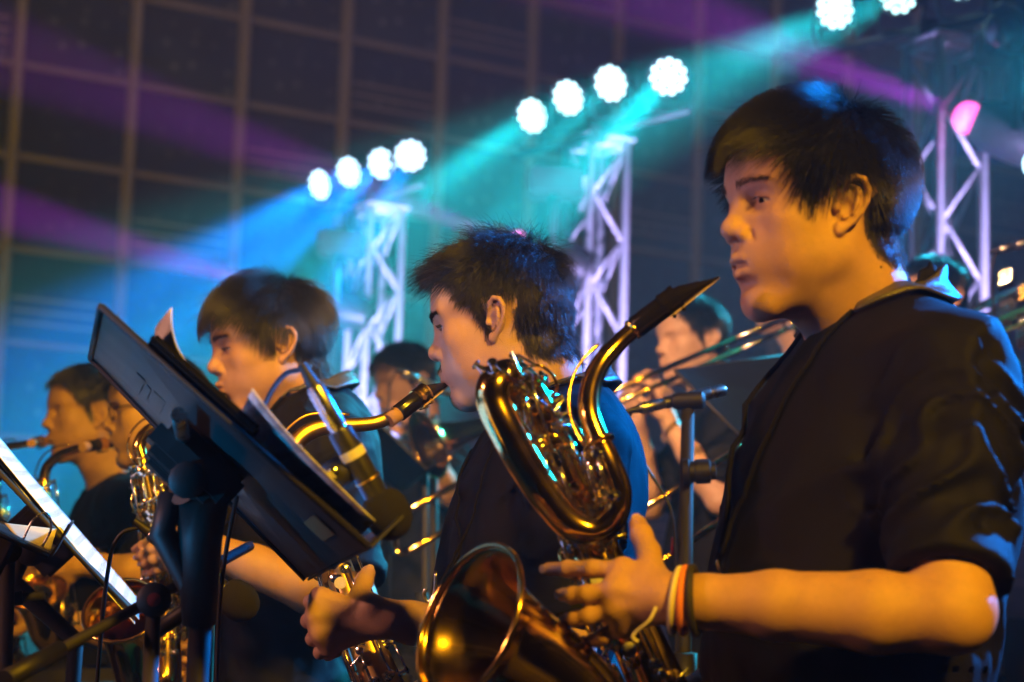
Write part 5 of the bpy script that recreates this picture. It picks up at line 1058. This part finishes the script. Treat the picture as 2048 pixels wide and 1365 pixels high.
def strap(p, label, fr, ba, pad_w, hook, C, B, cord_r=.003):
    """padded strap round the neck of player p down to the hook"""
    P = PE[p]; nb, f, l = P['nb'], P['f'], P['l']; r = P['r_neck'] if 'r_neck' in P else .072
    t = thing('neck_strap', label, 'strap', nb, 'saxophone straps')
    th = np.linspace(-2.1, 2.1, 40); c = nb + up_ * .02 - f * .005
    ring_ = np.array([c - f * math.cos(a) * r * .98 + l * math.sin(a) * r * 1.08 + up_ * (.026 * math.cos(a) - .012 * (1 - math.cos(a))) for a in th])
    ends = [np.array([ring_[i] + (hook - ring_[i]) * k + up_ * 0 for k in np.linspace(.03, 1, 24)]) for i in (0, -1)]
    out = np.array([unit(x - c - up_ * ((x - c) @ up_)) for x in ring_]); Wd = np.array([unit(up_ * .75 - o * .65) for o in out])
    wd = pad_w * (1 - .35 * (np.abs(th) / 2.1) ** 3)
    pd = part('pad', band(ring_, Wd, wd, .004, [B, C], .006), 'leather', t); m = pd.modifiers.new('thick', 'SOLIDIFY'); m.thickness = .004; m.offset = 1
    for e in ends:
        q = e.copy()
        for _ in range(8):
            d = np.minimum(B(q, .08), C(q, .08)); G = np.stack([np.minimum(B(q + np.eye(3)[a] * .001, .08), C(q + np.eye(3)[a] * .001, .08)) - d for a in range(3)], 1); G /= np.linalg.norm(G, axis=1, keepdims=True) + 1e-9; q = q + G * np.clip(.005 - d, 0, .02)[:, None] * .8
        part('cord', tube(q, cord_r, 8), 'matt_black', t)
    part('hook', tube(spline([hook + up_ * .03, hook + up_ * .005, hook - up_ * .01 + f * .008, hook + f * .014, hook + up_ * .008 + f * .012], 16), .0025, 8), 'silver', t)
    return t
strap(1, 'wide leather saxophone strap round the tallest player neck', 0, 0, .044, px(1462, 1128, 2.09), PE[1]['C'], PE[1]['B'])
strap(2, 'leather saxophone strap round the spiky haired player neck', 0, 0, .036, px(870, 1190, 2.52), PE[2]['C'], PE[2]['B'], .0022)
strap(3, 'dark saxophone strap round the shaggy haired player neck', 0, 0, .030, px(430, 1080, 3.3), PE[3]['C'], PE[3]['B'])
wr, el = PE[1]['arms']['near'][2], PE[1]['arms']['near'][1]; ad = unit(el - wr)
for k, (o, rr, tr, m, lab) in enumerate(((.004, .0305, .0032, 'bracelet_cream', 'cream string bracelet on the tallest player wrist'), (.012, .0312, .0034, 'bracelet_orange', 'orange string bracelet on the tallest player wrist'), (.021, .0318, .0042, 'bracelet_black', 'dark string bracelet on the tallest player wrist'))):
    me = ring(wr + ad * o, unit(ad + np.array([.12, 0, .1 * (k - 1)])), rr, tr, 48, 8, (1.0, 1.0))
    if k == 0:
        a0 = px(1312, 1215, 1.865); me = join([me, tube(spline([a0, px(1298, 1242, 1.862), px(1272, 1264, 1.868), px(1266, 1276, 1.868), px(1276, 1284, 1.868)], 20), .0015, 8)])
    tagm(part('bracelet', me, m), lab, 'bracelet', 'string bracelets on the wrist')
P4 = PE[4]; gl = thing('glasses', 'dark rimmed glasses on the player behind the big stand', 'glasses', P4['hd'] + P4['R'] @ np.array([.09, 0, .017])); hq = lambda x, y, z: P4['hd'] + P4['R'] @ (np.array([x, y, z]) * .01)
for y in (1, -1):
    part('rim', ring(hq(9.6, y * 3.2, 1.6), P4['R'] @ np.array([1, y * .12, -.1]), .022, .0017, 32, 8, (1.1, .78)), 'plastic_black', gl); part('temple', tube(np.array([hq(9.4, y * 5.6, 2.0), hq(6, y * 7.3, 2.2), hq(0, y * 7.9, 2.4), hq(-2, y * 7.9, 1.2)]), .0018, 8), 'plastic_black', gl)
part('bridge', tube(np.array([hq(9.8, 1.0, 2.0), hq(10.0, 0, 2.2), hq(9.8, -1.0, 2.0)]), .0016, 8), 'plastic_black', gl)
def chair(p, label):
    P = PE[p]; f, l = P['f'], P['l']; b = np.array([P['pelvis'][0], P['pelvis'][1], GZ]); R = np.stack([f, l, up_], 1); t = thing('chair', label, 'chair', b, 'chairs of the band')
    part('seat', box(b + f * .06 + up_ * .405, (.21, .21, .025), R, .012), 'trousers', t)
    part('backrest', box(b - f * .235 + up_ * .66, (.014, .19, .10), R @ rot('Y', -8), .01), 'trousers', t)
    for sx, sy in ((1, 1), (1, -1), (-1, 1), (-1, -1)):
        top = b + f * (.06 + sx * .18) + l * sy * .18; part('leg', rod(top + up_ * .0, top + up_ * (.385 if sx > 0 else .62) - f * (0 if sx > 0 else .03), .011, 10), 'stand_black', t)
for p, lab in ((1, 'black chair under the tallest player'), (2, 'black chair under the spiky haired player'), (3, 'black chair under the shaggy haired player'), (4, 'black chair under the player in glasses'), (5, 'black chair under the player at the far left'), (6, 'black chair under the blue haired trombone player'), (7, 'black chair under the bowed player'), (8, 'black chair behind the tallest player shoulder'), (9, 'black chair under the hidden back row player')): chair(p, lab)
